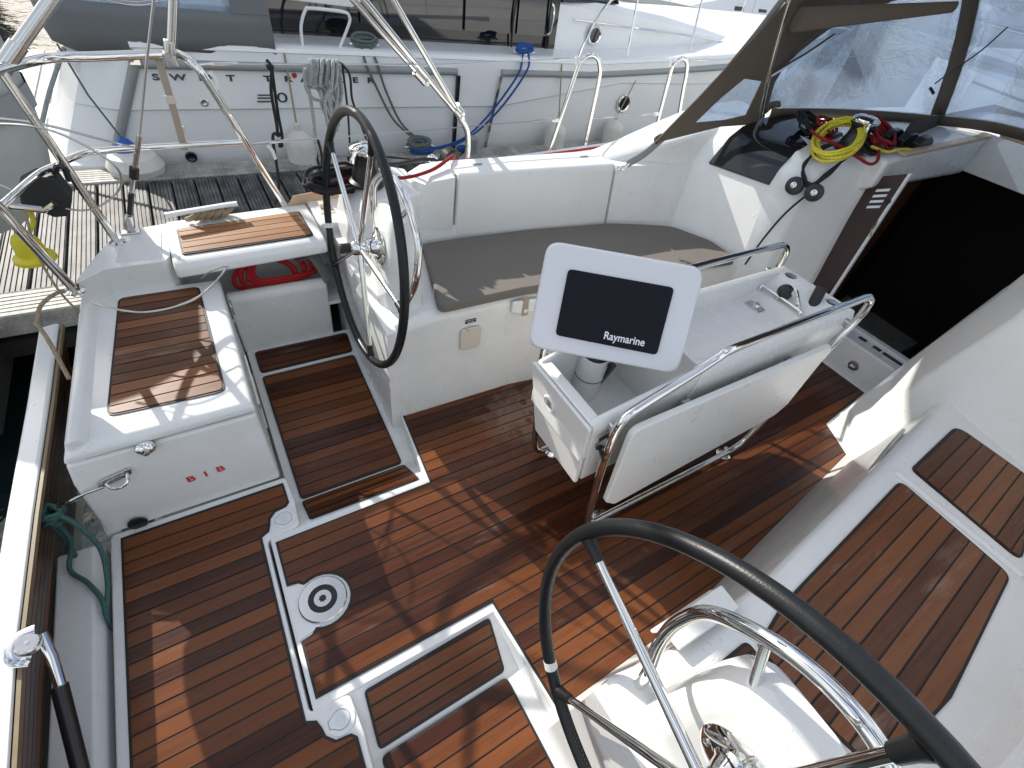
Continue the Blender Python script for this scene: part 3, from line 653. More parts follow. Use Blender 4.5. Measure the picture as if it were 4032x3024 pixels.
# quarter deck moulding and helm seat
bm = BM(); qd = [(-.385, 1.366), (-.186, 1.366), (-.165, 1.40), (-.150, 1.60), (-.143, 1.690), (-.258, 1.668), (-.325, 1.645), (-.385, 1.54), (-.462, 1.335), (-.475, 1.285)]
add_prism(bm, [(x, y, .40) for x, y in rounded(qd, .02, 3)], (0, 0, .172)); quarter = obj('quarter_deck', bm, 'gelwet', bevel=.014, seg=3, kind='structure')
bm = BM(); add_prism(bm, [(x, y, .565) for x, y in rounded([(-.350, 1.395), (-.192, 1.395), (-.178, 1.622), (-.245, 1.622), (-.325, 1.53)], .02)], (0, 0, .0105)); obj('nonskid_pad', bm, 'nonskid', quarter, bevel=.003)
# hull below the quarter, transom corner
secs = [[(-.475, 1.28, .42), (-.39, 1.53, .50), (-.33, 1.645, .54), (-.14, 1.695, .545), (.46, 1.745, .56), (.46, 1.715, .56), (-.02, 1.665, .40), (-.44, 1.40, .40)],
        [(-.56, 1.28, .10), (-.50, 1.52, .12), (-.42, 1.63, .13), (-.14, 1.69, .13), (.46, 1.74, .13), (.46, 1.71, .0), (-.02, 1.66, 0), (-.54, 1.36, 0)],
        [(-.66, 1.0, -.8), (-.6, 1.25, -.8), (-.5, 1.35, -.8), (-.14, 1.4, -.8), (.46, 1.45, -.8), (.46, 1.2, -.8), (-.02, 1.0, -.8), (-.6, .9, -.8)]]
bm = BM(); add_loft(bm, secs); obj('stern_quarter', bm, 'gel', bevel=.012, kind='structure')
bm = BM(); add_prism(bm, [(-.62, .562, -.3), (-.60, .562, .0), (-.545, .58, .40), (-.50, 1.40, .40), (-.56, 1.40, -.3)], (.04, 0, 0)); obj('locker_end', bm, 'gel', kind='structure', smooth=0)
H = thing('helm_seat', 'port helm seat with white lid and sunlit pale teak planks', 'seat', (.15, 1.45, .52))
secs = [[(x, y, z + dz) for y, z in [(1.312, .512), (1.318, .560), (1.345, .578), (1.62, .582), (1.70, .575), (1.70, .512)]] for x, dz in ((-.160, 0), (.15, .010), (.448, .021))]
bm = BM(); add_loft(bm, secs); hl = obj('lid', bm, 'gelwet', H, bevel=.014, seg=3)
hz = lambda x, y: .5875 + .0337 * (x + .16)
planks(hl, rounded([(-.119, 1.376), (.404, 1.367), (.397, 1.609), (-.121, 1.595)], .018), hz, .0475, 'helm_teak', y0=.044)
bm = BM()
for x in (.02, .43): add_lathe(bm, [(0, 0), (.009, 0), (.009, .004), (0, .006)], (x, 1.314, .538 + .03 * (x + .1)), (0, -1, 0), 14)
obj('bolt', bm, 'white', H)
# moulding beside the helm seat with the winch-handle pocket
bm = BM(); add_prism(bm, [(.453, 1.45, .50), (.56, 1.45, .50), (.60, 1.74, .50), (.453, 1.735, .50)], (0, 0, .105)); obj('pocket_moulding', bm, 'gel', bevel=.012, kind='structure')
bm = BM(); add_box(bm, (.52, 1.60, .6065), (.07, .10, .004)); add_box(bm, (.52, 1.62, .62), (.05, .04, .02)); tag(obj('handle_pocket', bm, 'cream', bevel=.006), 'small cream plastic pocket beside teak helm seat', 'pocket')
# open bin under the helm seat
bm = BM(); add_prism(bm, [(-.03, 1.645, .0), (.52, 1.69, .0), (.52, 1.705, .0), (-.03, 1.66, .0)], (0, 0, .515)); add_box(bm, (.24, 1.54, .20), (.56, .30, .02)); add_box(bm, (.512, 1.60, .30), (.012, .24, .5)); add_prism(bm, [(-.06, 1.40, .495), (.44, 1.40, .505), (.44, 1.69, .505), (-.06, 1.64, .495)], (0, 0, .012)); obj('bin_lining', bm, 'gel', smooth=0, kind='structure')
bm = BM(); add_loft(bm, [[(x, y, z) for y, z in [(1.398, -.02), (1.372, .318), (1.385, .345), (1.42, .350), (1.44, .30), (1.44, -.02)]] for x in (-.018, .15, .36, .43)]); obj('bin_front', bm, 'gel', bevel=.016, seg=3, kind='structure')
rd = tag(None or thing('coiled_hose', 'bright red coiled rope stowed in open bin under helm seat', 'rope', (.2, 1.5, .33)), None)
bm = BM()
for k in range(6):
    a = random.uniform(.11, .15); b2 = random.uniform(.07, .11)
    add_tube(bm, [(.17 + .02 * k + a * math.cos(t), 1.51 + .05 * math.sin(t) + random.uniform(-.01, .01), .335 + b2 * max(-.3, math.sin(t)) * .9 + .006 * k) for t in [R(j * 30) for j in range(12)]], .011, 8, closed=True, smooth=4)
obj('coil', bm, 'r_bright', rd)
bm = BM(); add_tube(bm, [(.36, 1.50, .42), (.40, 1.46, .455), (.43, 1.44, .40), (.45, 1.41, .33)], .03, 8, smooth=5, flat=(.05, .012)); add_tube(bm, [(.40, 1.55, .48), (.44, 1.5, .47), (.46, 1.45, .40)], .02, 8, smooth=4, flat=(.03, .01))
tag(obj('towel', bm, 'cloth'), 'crumpled grey cloth hanging beside the red rope under helm seat', 'cloth')

# --------------------------------------------------- steering pedestals and wheels
TW = R(5.05); NW = V((-math.cos(TW), 0, math.sin(TW))); E1 = V((0, 1, 0)); E2 = NW.cross(E1)
HOOP = [(.600, .745, .50), (.600, .735, .60), (.618, .706, .69), (.632, .697, .775), (.643, .714, .871), (.644, .762, .937), (.641, .833, .998), (.637, .905, 1.026), (.63, .97, 1.027), (.62, 1.022, 1.0), (.607, 1.06, .955), (.600, 1.07, .91), (.60, 1.075, .80)]
for s, side in ((1, 'port'), (-1, 'starboard')):
    p = thing('wheel_pedestal', 'white rounded steering pedestal under the %s wheel with stainless guard hoop' % side, 'pedestal', (.62, .92 * s, 0), 'steering pedestals')
    lv = [(.30, .545, .72, .76, 1.11), (.50, .548, .715, .775, 1.09), (.62, .556, .71, .782, 1.075), (.78, .570, .700, .79, 1.055), (.86, .577, .690, .80, 1.04), (.905, .590, .675, .822, 1.01), (.926, .612, .66, .86, .97)]
    bm = BM(); add_loft(bm, [[(x, y * s, z) for x, y in rounded([(x0, y0), (x1, y0), (x1, y1), (x0, y1)], .09, 6)] for z, x0, x1, y0, y1 in lv])
    obj('body', bm, 'gelwet' if s < 0 else 'gel', p, bevel=.01, smooth=60)
    c0 = V((.489, .927 * s, .7698)); pc = c0 - NW * .078
    bm = BM(); add_lathe(bm, [(0, 0), (.072, 0), (.074, .004), (.066, .010), (.040, .012), (.034, .020), (.030, .05), (0, .05)], pc, NW, 40); pb = obj('bearing_plate', bm, 'steel', p)
    for k in range(6):
        bm = BM(); a = R(60 * k + 20); add_lathe(bm, [(0, 0), (.007, 0), (.007, .003), (.004, .004), (0, .002)], pc + NW * .010 + (E1 * math.cos(a) + E2 * math.sin(a)) * .055, NW, 12)
        obj('bolt', bm, 'satin', pb)
    bm = BM(); add_tube(bm, [(x, y * s, z) for x, y, z in HOOP], .0145, 14, smooth=6); hp = obj('guard_hoop', bm, 'steel', p)
    bm = BM(); add_tube(bm, [(.641, .80 * s, .975), (.632, .815 * s, .945), (.60, .85 * s, .89)], .0095, 12); obj('strut', bm, 'steel', p)
    wh = thing('steering_wheel', '%s steering wheel with black leather rim and five polished spokes' % side, 'wheel', c0, 'twin steering wheels')
    def rp(a, r=.464, o=0): return c0 + (E1 * math.cos(R(a)) + E2 * math.sin(R(a))) * r + NW * o
    bm = BM(); add_tube(bm, [rp(i * 4) for i in range(90)], .0158, 16, closed=True); rim = obj('rim', bm, 'leather', wh)
    bm = BM()
    for i in range(300):
        a = i * 1.2; u = rp(a, .4485, 0); v_ = rp(a + .9, .4495, .006 if s > 0 else .005); add_tube(bm, [u - NW * .005, v_], .0011, 4)
    obj('stitching', bm, 'rubber', rim, kind='stuff')
    ph = -34.0 if s > 0 else -19.0
    for k in range(5):
        a = ph + 72 * k
        bm = BM(); add_tube(bm, [rp(a, .02), rp(a, .20), rp(a, .41)], [.0115, .0105, .0085], 12); sp = obj('spoke', bm, 'steel', wh)
        bm = BM(); add_tube(bm, [rp(a, .405), rp(a, .43), rp(a, .452)], [.0115, .0125, .016], 12); obj('sleeve', bm, 'leather', sp)
    ba = 16.3 if s > 0 else 44.5
    bm = BM(); add_tube(bm, [rp(ba - 1.3), rp(ba), rp(ba + 1.3)], .0166, 16); obj('midship_band', bm, 'tape', wh)
    bm = BM(); add_lathe(bm, [(0, -.03), (.027, -.03), (.029, -.02), (.029, .022), (.024, .03), (.018, .034), (.018, .046), (0, .046)], c0, NW, 28); hb = obj('hub', bm, 'steel', wh)
    bm = BM(); add_lathe(bm, [(0, .036), (.019, .036), (.021, .040), (.020, .072), (.014, .078), (0, .078)], c0, NW, 10); obj('hub_nut', bm, 'black', wh)

# --------------------------------------------------- cockpit table
T_ = thing('cockpit_table', 'white folding cockpit table with stainless rails and hanging side leaf', 'table', (1.5, 0, 0))
def tw(x): return .165 + (min(x, 1.35) - .84) * .045 + max(0, x - 1.35) * .002
TZ = [(.84, .722), (1.06, .775), (1.22, .826), (2.16, .832)]
BZ = [(.84, .34), (.92, .34), (2.0, .50), (2.2, .56)]
bm = BM(); secs = []
for x, xb in ((.845, .925), (1.06, 1.08), (1.25, 1.25)):   # aft bin: open on top
    z = lerp(TZ, x); w2 = tw(x)
    secs.append([(xb, -w2 * .83, lerp(BZ, xb)), (x, -w2, z - .03), (x, -w2 + .012, z), (x, -w2 + .032, z), (x + .04, -w2 + .04, .52), (x + .04, w2 - .04, .52), (x, w2 - .032, z), (x, w2 - .012, z), (x, w2, z - .03), (xb, w2 * .83, lerp(BZ, xb))])
add_loft(bm, secs); obj('aft_bin', bm, 'gel', T_, bevel=.008, seg=2)
bm = BM(); add_prism(bm, [(.842, -.155, .718), (.842, .155, .718), (.884, .150, .722), (.884, -.150, .722)], (.010, 0, -.2)); obj('bin_end', bm, 'gel', T_, bevel=.006)
bm = BM(); secs = []
for x in (1.25, 1.34, 1.9, 2.08):
    z = lerp(TZ, x); w2 = tw(x); f = .745 if x < 2.0 else .755
    inn = x > 1.3 and x < 2.06
    secs.append([(x, -w2 * .86, lerp(BZ, x)), (x, -w2, z - .10), (x, -w2, z - .03), (x, -w2 + .012, z), (x, -w2 + .045, z - (.002 if inn else 0)), (x, -w2 + .060, f if inn else z), (x, w2 - .060, f if inn else z), (x, w2 - .045, z - (.002 if inn else 0)), (x, w2 - .012, z), (x, w2, z - .03), (x, w2, z - .10), (x, w2 * .86, lerp(BZ, x))])
secs.append([(2.165, p[1], p[2]) for p in secs[-1]])
add_loft(bm, secs); obj('tray', bm, 'gel', T_, bevel=.010, seg=3)
def dpt(y, z, o=0): return (.836 + (.722 - z) * .203 - o, y * (1 - (.722 - z) * .42), z)
bm = BM(); add_prism(bm, [dpt(y, z) for y, z in rounded([(-.166, .335), (.166, .335), (.166, .716), (-.166, .716)], .018)], (-.014, 0, 0)); dr = obj('front_panel', bm, 'panel', T_, bevel=.005, seg=3)
bm = BM(); add_lathe(bm, [(0, 0), (.032, 0), (.033, .003), (.028, .007), (.022, .004), (0, .004)], dpt(.045, .615, .014), (-1, 0, -.2), 28); obj('flush_pull', bm, 'white', dr)
bm = BM(); add_box(bm, (dpt(.045, .615, .019)), (.003, .022, .026)); obj('finger_hole', bm, 'alu', dr, bevel=.004)
for s in (-1, 1):
    y = .2 * s
    rail = [(1.02, y, .055), (.985, y, .12), (.955, y, .30), (.922, y, .50), (.902, y, .66), (.903, y, .735), (.925, y, .775), (.98, y, .80), (1.16, y, .868), (1.235, y, .898), (1.30, y, .918), (1.6, y, .924), (2.03, y, .930), (2.12, y, .920), (2.165, y, .880), (2.175, y, .80), (2.13, y, .69), (2.06, y, .35), (2.0, y, .12), (1.95, y, .06), (1.80, y, .045)]
    bm = BM(); add_tube(bm, rail + [(1.3, y, .045), (1.08, y, .045)], .0145, 14, closed=True, smooth=5); obj('rail', bm, 'steel', T_)
    for x in (1.10, 1.90):
        bm = BM(); add_lathe(bm, [(0, 0), (.036, 0), (.036, .004), (.022, .016), (.014, .045), (0, .045)], (x, y - .012 * s, .010), (0, 0, 1), 24); ft = obj('foot', bm, 'steel', T_)
    bm = BM(); add_box(bm, (.915, y * .9, .70), (.03, .05, .03)); add_box(bm, (2.10, y * .97, .80), (.03, .03, .03)); obj('rail_bracket', bm, 'satin', T_, bevel=.006)
    ly = -.222 if s < 0 else .222
    bm = BM(); add_prism(bm, [(x, ly, z) for x, z in rounded([(.918, .752), (1.965, .757), (1.99, .735), (2.005, .40), (1.955, .345), (1.035, .255), (.975, .31)], [.04, .02, .03, .03, .03, .03, .03])], (0, .024 * s, 0)); obj('leaf', bm, 'panel', T_, bevel=.006, seg=3)
    for x in (1.22, 1.80):
        bm = BM(); add_box(bm, (x, s * .205, .70), (.035, .035, .012)); add_box(bm, (x, s * .196, .66), (.03, .010, .10)); obj('leaf_hinge', bm, 'satin', T_)
for y in (.103, -.103):
    bm = BM(); add_lathe(bm, [(0, 0), (.026, 0), (.026, .003), (.018, .006), (0, .003)], (2.11, y, lerp(TZ, 2.1) - .001), (0, 0, 1), 24); obj('courtesy_light', bm, 'satin', T_)
bm = BM(); add_box(bm, (1.90, .07, .7480), (.075, .075, .004)); sq = obj('lid_catch', bm, 'satin', T_, bevel=.002)
bm = BM(); add_lathe(bm, [(0, 0), (.018, 0), (.014, .010), (0, .012)], (1.90, .07, .750), (0, 0, 1), 18); obj('catch_ring', bm, 'steel', sq)
bm = BM(); add_tube(bm, [(1.955, .125, .748), (1.962, .125, .790), (1.972, .115, .798), (1.975, -.06, .796), (1.972, -.07, .788), (1.965, -.07, .748)], .006, 10, smooth=4); obj('bottle_rail', bm, 'steel', T_)
bm = BM(); add_box(bm, (.908, -.178, .665), (.075, .004, .018), Matrix.Rotation(R(-14), 3, 'Y')); obj('warning_plate', bm, 'black', T_)
bm = BM(); add_lathe(bm, [(0, 0), (.014, 0), (.014, .006), (.006, .008), (.006, .045), (.009, .05), (0, .05)], (.90, -.17, .60), (-.3, -.9, -.2), 14); obj('lock_pin', bm, 'black', T_)
# things on the table
bm = BM(); add_tube(bm, [(2.084, -.042, .875), (2.045, -.072, .775)], .022, 18); u0 = V((2.0, -.018, .84)); 
tag(obj('winch_handle_grip', bm, 'rubber', bevel=.004), 'black ribbed rubber winch handle grip leaning on table end', 'winch handle')
bm = BM(); add_tube(bm, [(1.99, .005, .83), (1.985, .0, .85), (1.99, -.045, .80), (2.0, -.06, .765), (2.03, -.055, .76)], .008, 8, smooth=4); tag(obj('winch_handle_shaft', bm, 'steel'), 'polished winch handle shaft beside the black grip on table', 'winch handle')
cb = thing('small_compass', 'small black hand bearing compass clipped to table bottle rail', 'compass', (1.98, .045, .79))
bm = BM(); add_lathe(bm, [(0, 0), (.030, 0), (.032, .01), (.030, .022), (.022, .03), (0, .032)], (2.0, .045, .815), (-.6, -.6, .35), 20); obj('case', bm, 'black', cb)
bm = BM(); add_box(bm, (1.985, .045, .79), (.03, .02, .05)); obj('clip', bm, 'satin', cb, bevel=.003)

# --------------------------------------------------- chart plotter on its arm
CP = [V(p) for p in ((.864, .276, 1.097), (1.234, -.034, 1.117), (1.146, -.168, .829), (.776, .143, .809))]
ctr = sum(CP, V()) / 4; ex = ((CP[1] - CP[0]) + (CP[2] - CP[3])).normalized(); ey = ((CP[0] - CP[3]) + (CP[1] - CP[2])); ey = (ey - ex * ey.dot(ex)).normalized(); ez = ex.cross(ey)
W2, H2 = .2415, .165
cpt = thing('chart_plotter', 'white chart plotter pod with black sun cover above table', 'plotter', ctr)
def cpp(x, y, z): return ctr + ex * x + ey * y + ez * z
bm = BM(); rr_ = rounded([(-W2, -H2), (W2, -H2), (W2 - .004, H2), (-W2 + .004, H2)], .045, 7)
add_loft(bm, [[cpp(x * k, y * k, z) for x, y in rr_] for k, z in ((.55, -.105), (.92, -.075), (1.0, -.05), (1.0, -.014), (.985, -.004), (.96, 0))]); obj('pod', bm, 'case', cpt, bevel=.004, smooth=50)
sc_ = rounded([(-.160, -.108), (.160, -.112), (.160, .096), (-.160, .096)], .014, 4)
bm = BM(); add_loft(bm, [[cpp(x * k, y * k - .002, z) for x, y in sc_] for k, z in ((1, -.004), (1, .006), (.975, .0095))]); cv = obj('sun_cover', bm, 'screen', cpt, bevel=.002)
text_mesh('Raymarine', .034, 'print', cpp(.050, -.083, .0105), ex, ey, 'lettering', cv, depth=.0005, bold=.0005, sx=.88)
bm = BM(); mc = V((1.06, .105, .52)); add_lathe(bm, [(0, 0), (.052, 0), (.052, .10), (.054, .102), (.054, .165), (.050, .19), (.038, .20), (.034, .26), (.03, .36), (0, .36)], mc, (0, 0, 1), 32); mt = obj('mount', bm, 'white', cpt)
bm = BM(); add_lathe(bm, [(.0545, .100), (.0552, .101), (.0545, .104)], mc, (0, 0, 1), 32); add_box(bm, mc + V((.03, -.045, .13)), (.018, .022, .13), Matrix.Rotation(R(15), 3, 'X')); add_lathe(bm, [(0, .195), (.046, .195), (.040, .215), (0, .215)], mc, (0, 0, 1), 28); obj('clamp', bm, 'black', mt)

# --------------------------------------------------- sole fittings
Hh = thing('deck_plate', 'round polished steel deck plate with black ring and star socket in teak sole', 'deck plate', (0, 0, .004))
bm = BM(); add_lathe(bm, [(0, 0), (.0795, 0), (.0795, .010), (.076, .014), (.048, .0145), (.048, .011), (0, .011)], (0, 0, .004), (0, 0, 1), 56); obj('ring', bm, 'satin', Hh)
bm = BM(); add_lathe(bm, [(.0275, .0), (.0475, 0), (.0475, .0115), (.0275, .0115)], (0, 0, .0055), (0, 0, 1), 48); obj('seal', bm, 'rubber', Hh)
bm = BM(); add_lathe(bm, [(0, 0), (.0285, 0), (.0285, .0145), (0, .0145)], (0, 0, .0055), (0, 0, 1), 40); hs = obj('boss', bm, 'satin', Hh)
bm = BM(); add_prism(bm, [(.0145 * (1 if k % 2 == 0 else .68) * math.cos(R(22.5 * k)), .0145 * (1 if k % 2 == 0 else .68) * math.sin(R(22.5 * k)), .0190) for k in range(16)], (0, 0, .0014)); obj('star_socket', bm, 'black', hs, smooth=0)
bm = BM(); add_prism(bm, [(x, y, .0) for x, y in [(-.103, .095), (-.06, .086)] + [(.084 * math.cos(R(a)), .084 * math.sin(R(a))) for a in range(110, -111, -10)] + [(-.06, -.086), (-.103, -.095)]], (0, 0, .0072)); obj('surround', bm, 'gel', Hh)
for s, side in ((1, 'beside port helm well'), (-1, 'beside starboard helm well')):
    kq = thing('floor_latch', 'round white flush turn latch in the sole %s' % side, 'latch', (-.047, .366 * s, .004), 'sole panel latches')
    bm = BM(); add_lathe(bm, [(0, 0), (.041, 0), (.041, .004), (.037, .0045), (.036, .003), (0, .003)], (-.047, .366 * s, .004), (0, 0, 1), 36); dsc = obj('disc', bm, 'white', kq)
    bm = BM(); kp = [(-.047 + .027 * math.cos(R(a)), .366 * s + .027 * math.sin(R(a))) for a in range(-140, 141, 20)] + [(-.081, .366 * s + .010), (-.081, .366 * s - .010)]
    add_tube(bm, [(x, y, .0080) for x, y in kp], .0009, 5, closed=True); obj('handle_outline', bm, 'greyline', dsc)
    bm = BM(); add_prism(bm, [(-.049 + .014 * math.cos(R(a)), .366 * s + .018 * math.sin(R(a)), .0072) for a in range(-80, 261, 20)], (0, 0, .0012)); obj('thumb_recess', bm, 'alu', dsc)
# ================================================================ starboard seat teak, coaming ramps
for s in (-1,):
    st = seats[s]
    zs_ = flat(.5405)
    an = R(3.4)
    planks(st, rounded([(1.887, -.727), (1.863, -1.100), (1.30, -1.160), (1.06, -1.150), (.955, -1.10), (.93, -.98), (.93, -.83), (1.06, -.800), (1.165, -.787)], [.03, .04, .02, .02, .02, .02, .02, .02, .02]), zs_, .0475, 'seat_teak', y0=.010, ang=an)
    planks(st, rounded([(.775, -.806), (.918, -.806), (.918, -1.09), (.83, -1.06), (.775, -.90)], .02), zs_, .05, 'seat_teak', y0=.020, ang=0)
    planks(st, rounded([(1.985, -.718), (1.957, -1.098), (2.43, -1.00), (2.44, -.69)], [.03, .03, .05, .05]), zs_, .0475, 'seat_teak', y0=.012, ang=an)
    bm = BM(); add_tube(bm, [(1.915, -.70, .536), (1.905, -1.12, .536)], .018, 10, flat=(.016, .008)); obj('seat_ridge', bm, 'gelwet', st)
for s in (1, -1):
    secs = [[(x, s * y, z) for y, z in [(y0, .84), (y0 + .02, zt - .02), (y0 + .06, zt), (1.40, zt + .01), (1.48, zt - .06), (1.52, .70)]] for x, y0, zt in ((1.98, 1.26, .882), (2.15, 1.225, .93), (2.40, 1.16, 1.01), (2.62, 1.12, 1.075), (2.85, 1.08, 1.11), (3.1, 1.08, 1.13))]
    bm = BM(); add_loft(bm, secs); obj('coaming_ramp', bm, 'gel', bevel=.02, seg=3, smooth=50, kind='structure', bang=20)
# grab handle moulded into the starboard seat front, and its small padeye
fl = thing('seat_flap', 'small white hinged flap on the starboard seat edge before the wheel', 'flap', (.83, -.70, .53))
bm = BM(); add_prism(bm, [(.72, -.672, .548), (.955, -.675, .548), (.95, -.742, .552), (.725, -.738, .552)], (0, 0, .012)); obj('flap', bm, 'gel', fl, bevel=.005)
bm = BM(); add_prism(bm, [(.72, -.672, .50), (.955, -.675, .50), (.955, -.690, .548), (.72, -.687, .548)], (0, .010, 0)); obj('flap_edge', bm, 'gel', fl, bevel=.004)
g = thing('foot_brace', 'curved polished foot brace strip on starboard seat front', 'foot brace', (2.0, -.62, .3))
bm = BM(); add_tube(bm, [(1.72, -.680, .40), (1.90, -.652, .44), (2.10, -.615, .47), (2.28, -.592, .46)], .02, 10, smooth=6, flat=(.007, .020)); obj('strip', bm, 'alu', g)
bm = BM(); add_tube(bm, [(1.38, -.716, .44), (1.385, -.700, .452), (1.41, -.698, .455), (1.435, -.700, .452), (1.44, -.716, .44)], .004, 8, smooth=3); tag(obj('padeye', bm, 'steel'), 'small stainless padeye on starboard seat front', 'padeye')

# ================================================================ winches, clutches, running rope
def winch(name, label, base, r, h):
    t = thing(name, label, 'winch', base, 'self tailing winches'); k = r / .06
    bm = BM(); add_lathe(bm, [(0, 0), (r * 1.15, 0), (r * 1.15, .012), (r * .95, .022), (r * .92, h * .28), (r * .78, h * .42), (r * .74, h * .60), (r * .86, h * .70), (r * 1.0, h * .74), (r * 1.0, h * .78), (0, h * .78)], base, (0, 0, 1), 40); obj('drum', bm, 'black', t)
    bm = BM(); add_lathe(bm, [(0, h * .80), (r * .98, h * .79), (r * 1.02, h * .84), (r * .98, h * .90), (r * .70, h * .97), (r * .30, h), (r * .22, h * .985), (0, h * .985)], base, (0, 0, 1), 40); cp_ = obj('top', bm, 'steel', t)
    bm = BM(); b2 = V(base); add_tube(bm, [b2 + V((-r * .3, -r * .5, h * .96)), b2 + V((-r * .75, -r * .8, h * .93)), b2 + V((-r * 1.02, -r * .85, h * .80)), b2 + V((-r * 1.12, -r * .9, h * .66))], r * .16, 10, smooth=4); obj('feeder_arm', bm, 'steel', t)
    bm = BM(); add_lathe(bm, [(0, h * .98), (r * .2, h * .98), (r * .16, h * .99), (0, h * .97)], base, (0, 0, 1), 8); obj('socket', bm, 'black', cp_)
    return t
winch('winch', 'black self tailing winch with chrome top behind the port wheel', (.665, 1.36, .822), .066, .175)
winch('winch', 'black winch with chrome cap among ropes on the cabin top', (2.955, .555, 1.148), .064, .165)
def coil(bm, c, ax_u, ax_v, a, b2, n, r, jit=.01, up=V((0, 0, 1)), drop=.0, k=14):
    for i in range(n):
        ph = random.uniform(0, 6.28); aa = a * random.uniform(.86, 1.06); bb = b2 * random.uniform(.82, 1.08); o = V((random.uniform(-jit, jit), random.uniform(-jit, jit), random.uniform(-jit, jit) * .6))
        pts = []
        for j in range(k):
            t = 2 * math.pi * j / k + ph
            pts.append(V(c) + o + V(ax_u) * (aa * math.cos(t)) + V(ax_v) * (bb * math.sin(t)) + up * (r * 1.15 * i * .55 + random.uniform(-jit, jit) * .3 + drop * math.cos(2 * t)))
        add_tube(bm, pts, r, 8, closed=True, smooth=4)
def rope(name, label, mat, pts, r, smooth=6, group=None):
    bm = BM(); add_tube(bm, pts, r, 8, smooth=smooth); return tag(obj(name, bm, mat), label, 'rope', group)
bm = BM(); coil(bm, (2.83, .575, 1.185), (.80, .55, .30), (-.45, .75, -.40), .165, .105, 9, .0068, .012, V((.1, 0, 1)))
add_tube(bm, [(2.95, .46, 1.20), (3.05, .42, 1.185), (3.12, .40, 1.20), (3.22, .385, 1.20)], .0068, 8, smooth=6)
tag(obj('yellow_rope', bm, 'r_yellow'), 'coiled yellow rope around the cabin top winch', 'rope')
bm = BM(); coil(bm, (3.17, .56, 1.20), (.8, .3, .05), (-.3, .6, .3), .14, .13, 12, .0066, .03, V((0, 0, 1)))
coil(bm, (2.95, .72, 1.20), (.7, .3, .1), (-.3, .5, .3), .09, .08, 4, .0066, .02)
add_tube(bm, [(2.78, .70, 1.20), (2.70, .60, 1.205), (2.80, .50, 1.18), (2.88, .40, 1.145), (2.96, .40, 1.155), (3.0, .44, 1.19), (3.05, .47, 1.20)], .0075, 8, smooth=6)
tag(obj('red_rope', bm, 'r_red'), 'heap of dark red rope behind the cabin top winch', 'rope')
bm = BM(); coil(bm, (2.92, .80, 1.185), (.8, .3, .0), (-.3, .6, .25), .10, .09, 9, .0062, .025)
coil(bm, (2.99, .50, 1.175), (.6, .3, .0), (-.3, .6, .1), .10, .09, 6, .0062, .02)
for k in range(6):
    j = random.uniform(-.012, .012)
    add_tube(bm, [(2.90, .47 + j, 1.175), (2.80 + j, .47, 1.155), (2.715, .475 + j, 1.07), (2.683 + j, .505, 1.015 - .004 * k), (2.675, .555 + j, 1.03), (2.70 + j, .60, 1.08), (2.78, .60 + j, 1.15), (2.88, .56, 1.19)], .0062, 8, smooth=6)
tag(obj('black_rope', bm, 'r_black'), 'black rope bights hanging over cabin edge to two pulleys', 'rope')
rope('black_sheet', 'single thin black rope running down cabin bulkhead to the table', 'r_black', [(2.690, .480, 1.0), (2.64, .525, .86), (2.60, .545, .70), (2.56, .545, .545)], .0058, 4)
for (c0, ax, lab) in (((2.655, .565, .982), (-.92, -.15, .30), 'outboard of two black pulley blocks on the port cabin bulkhead'), ((2.685, .470, .985), (-.90, -.36, .25), 'inboard of two black pulley blocks on the port cabin bulkhead')):
    t = thing('pulley_block', lab, 'pulley', c0, 'cabin pulley blocks')
    bm = BM(); add_lathe(bm, [(0, -.018), (.036, -.018), (.044, -.012), (.044, -.004), (.036, .0), (.036, .006), (.044, .010), (.042, .018), (.024, .024), (0, .024)], c0, ax, 28); obj('cheek', bm, 'black', t)
    bm = BM(); add_lathe(bm, [(0, .022), (.015, .022), (.015, .028), (.007, .030), (0, .027)], c0, ax, 18); obj('pin', bm, 'satin', t)
cl = thing('rope_clutch', 'black triple rope clutch on cabin top beside open hatch', 'clutch', (3.32, .45, 1.2))
for k in range(3):
    x0, y0 = 3.28 + .045 * k, .53 - .058 * k
    bm = BM(); add_loft(bm, [[(x0 + dx, y0 + dy, 1.185 + dz) for dx, dz in [(-.07, 0), (-.075, .035), (-.04, .062), (.03, .066), (.08, .045), (.09, 0)]] for dy in (-.021, .021)]); obj('lever', bm, 'black', cl, bevel=.008, seg=3)
bm = BM(); add_box(bm, (3.33, .47, 1.18), (.17, .20, .02)); obj('clutch_base', bm, 'rubber', cl)

# port coaming corner: dark red and black lines round the winch, genoa car and track
bm = BM(); coil(bm, (.60, 1.47, .77), (.9, .1, 0), (-.1, .5, .2), .16, .10, 8, .0075, .03)
add_tube(bm, [(.70, 1.36, .87), (.80, 1.29, .865), (.95, 1.30, .885), (1.10, 1.40, .90), (1.22, 1.62, .80)], .008, 8, smooth=6)
add_tube(bm, [(1.30, 1.745, .705), (2.10, 1.78, .73), (2.75, 1.76, .78)], .008, 8, smooth=4)
tag(obj('red_sheet', bm, 'r_red'), 'dark red sheet coiled by port winch and led along the side deck', 'rope')
bm = BM(); coil(bm, (.57, 1.43, .80), (.9, .1, 0), (-.1, .5, .3), .16, .09, 7, .0075, .03)
add_tube(bm, [(.62, 1.45, .90), (.66, 1.52, .86), (.85, 1.55, .82), (1.05, 1.66, .79), (1.2, 1.70, .76)], .009, 8, smooth=6)
tag(obj('black_line', bm, 'r_black'), 'black line looped round the base of port winch', 'rope')
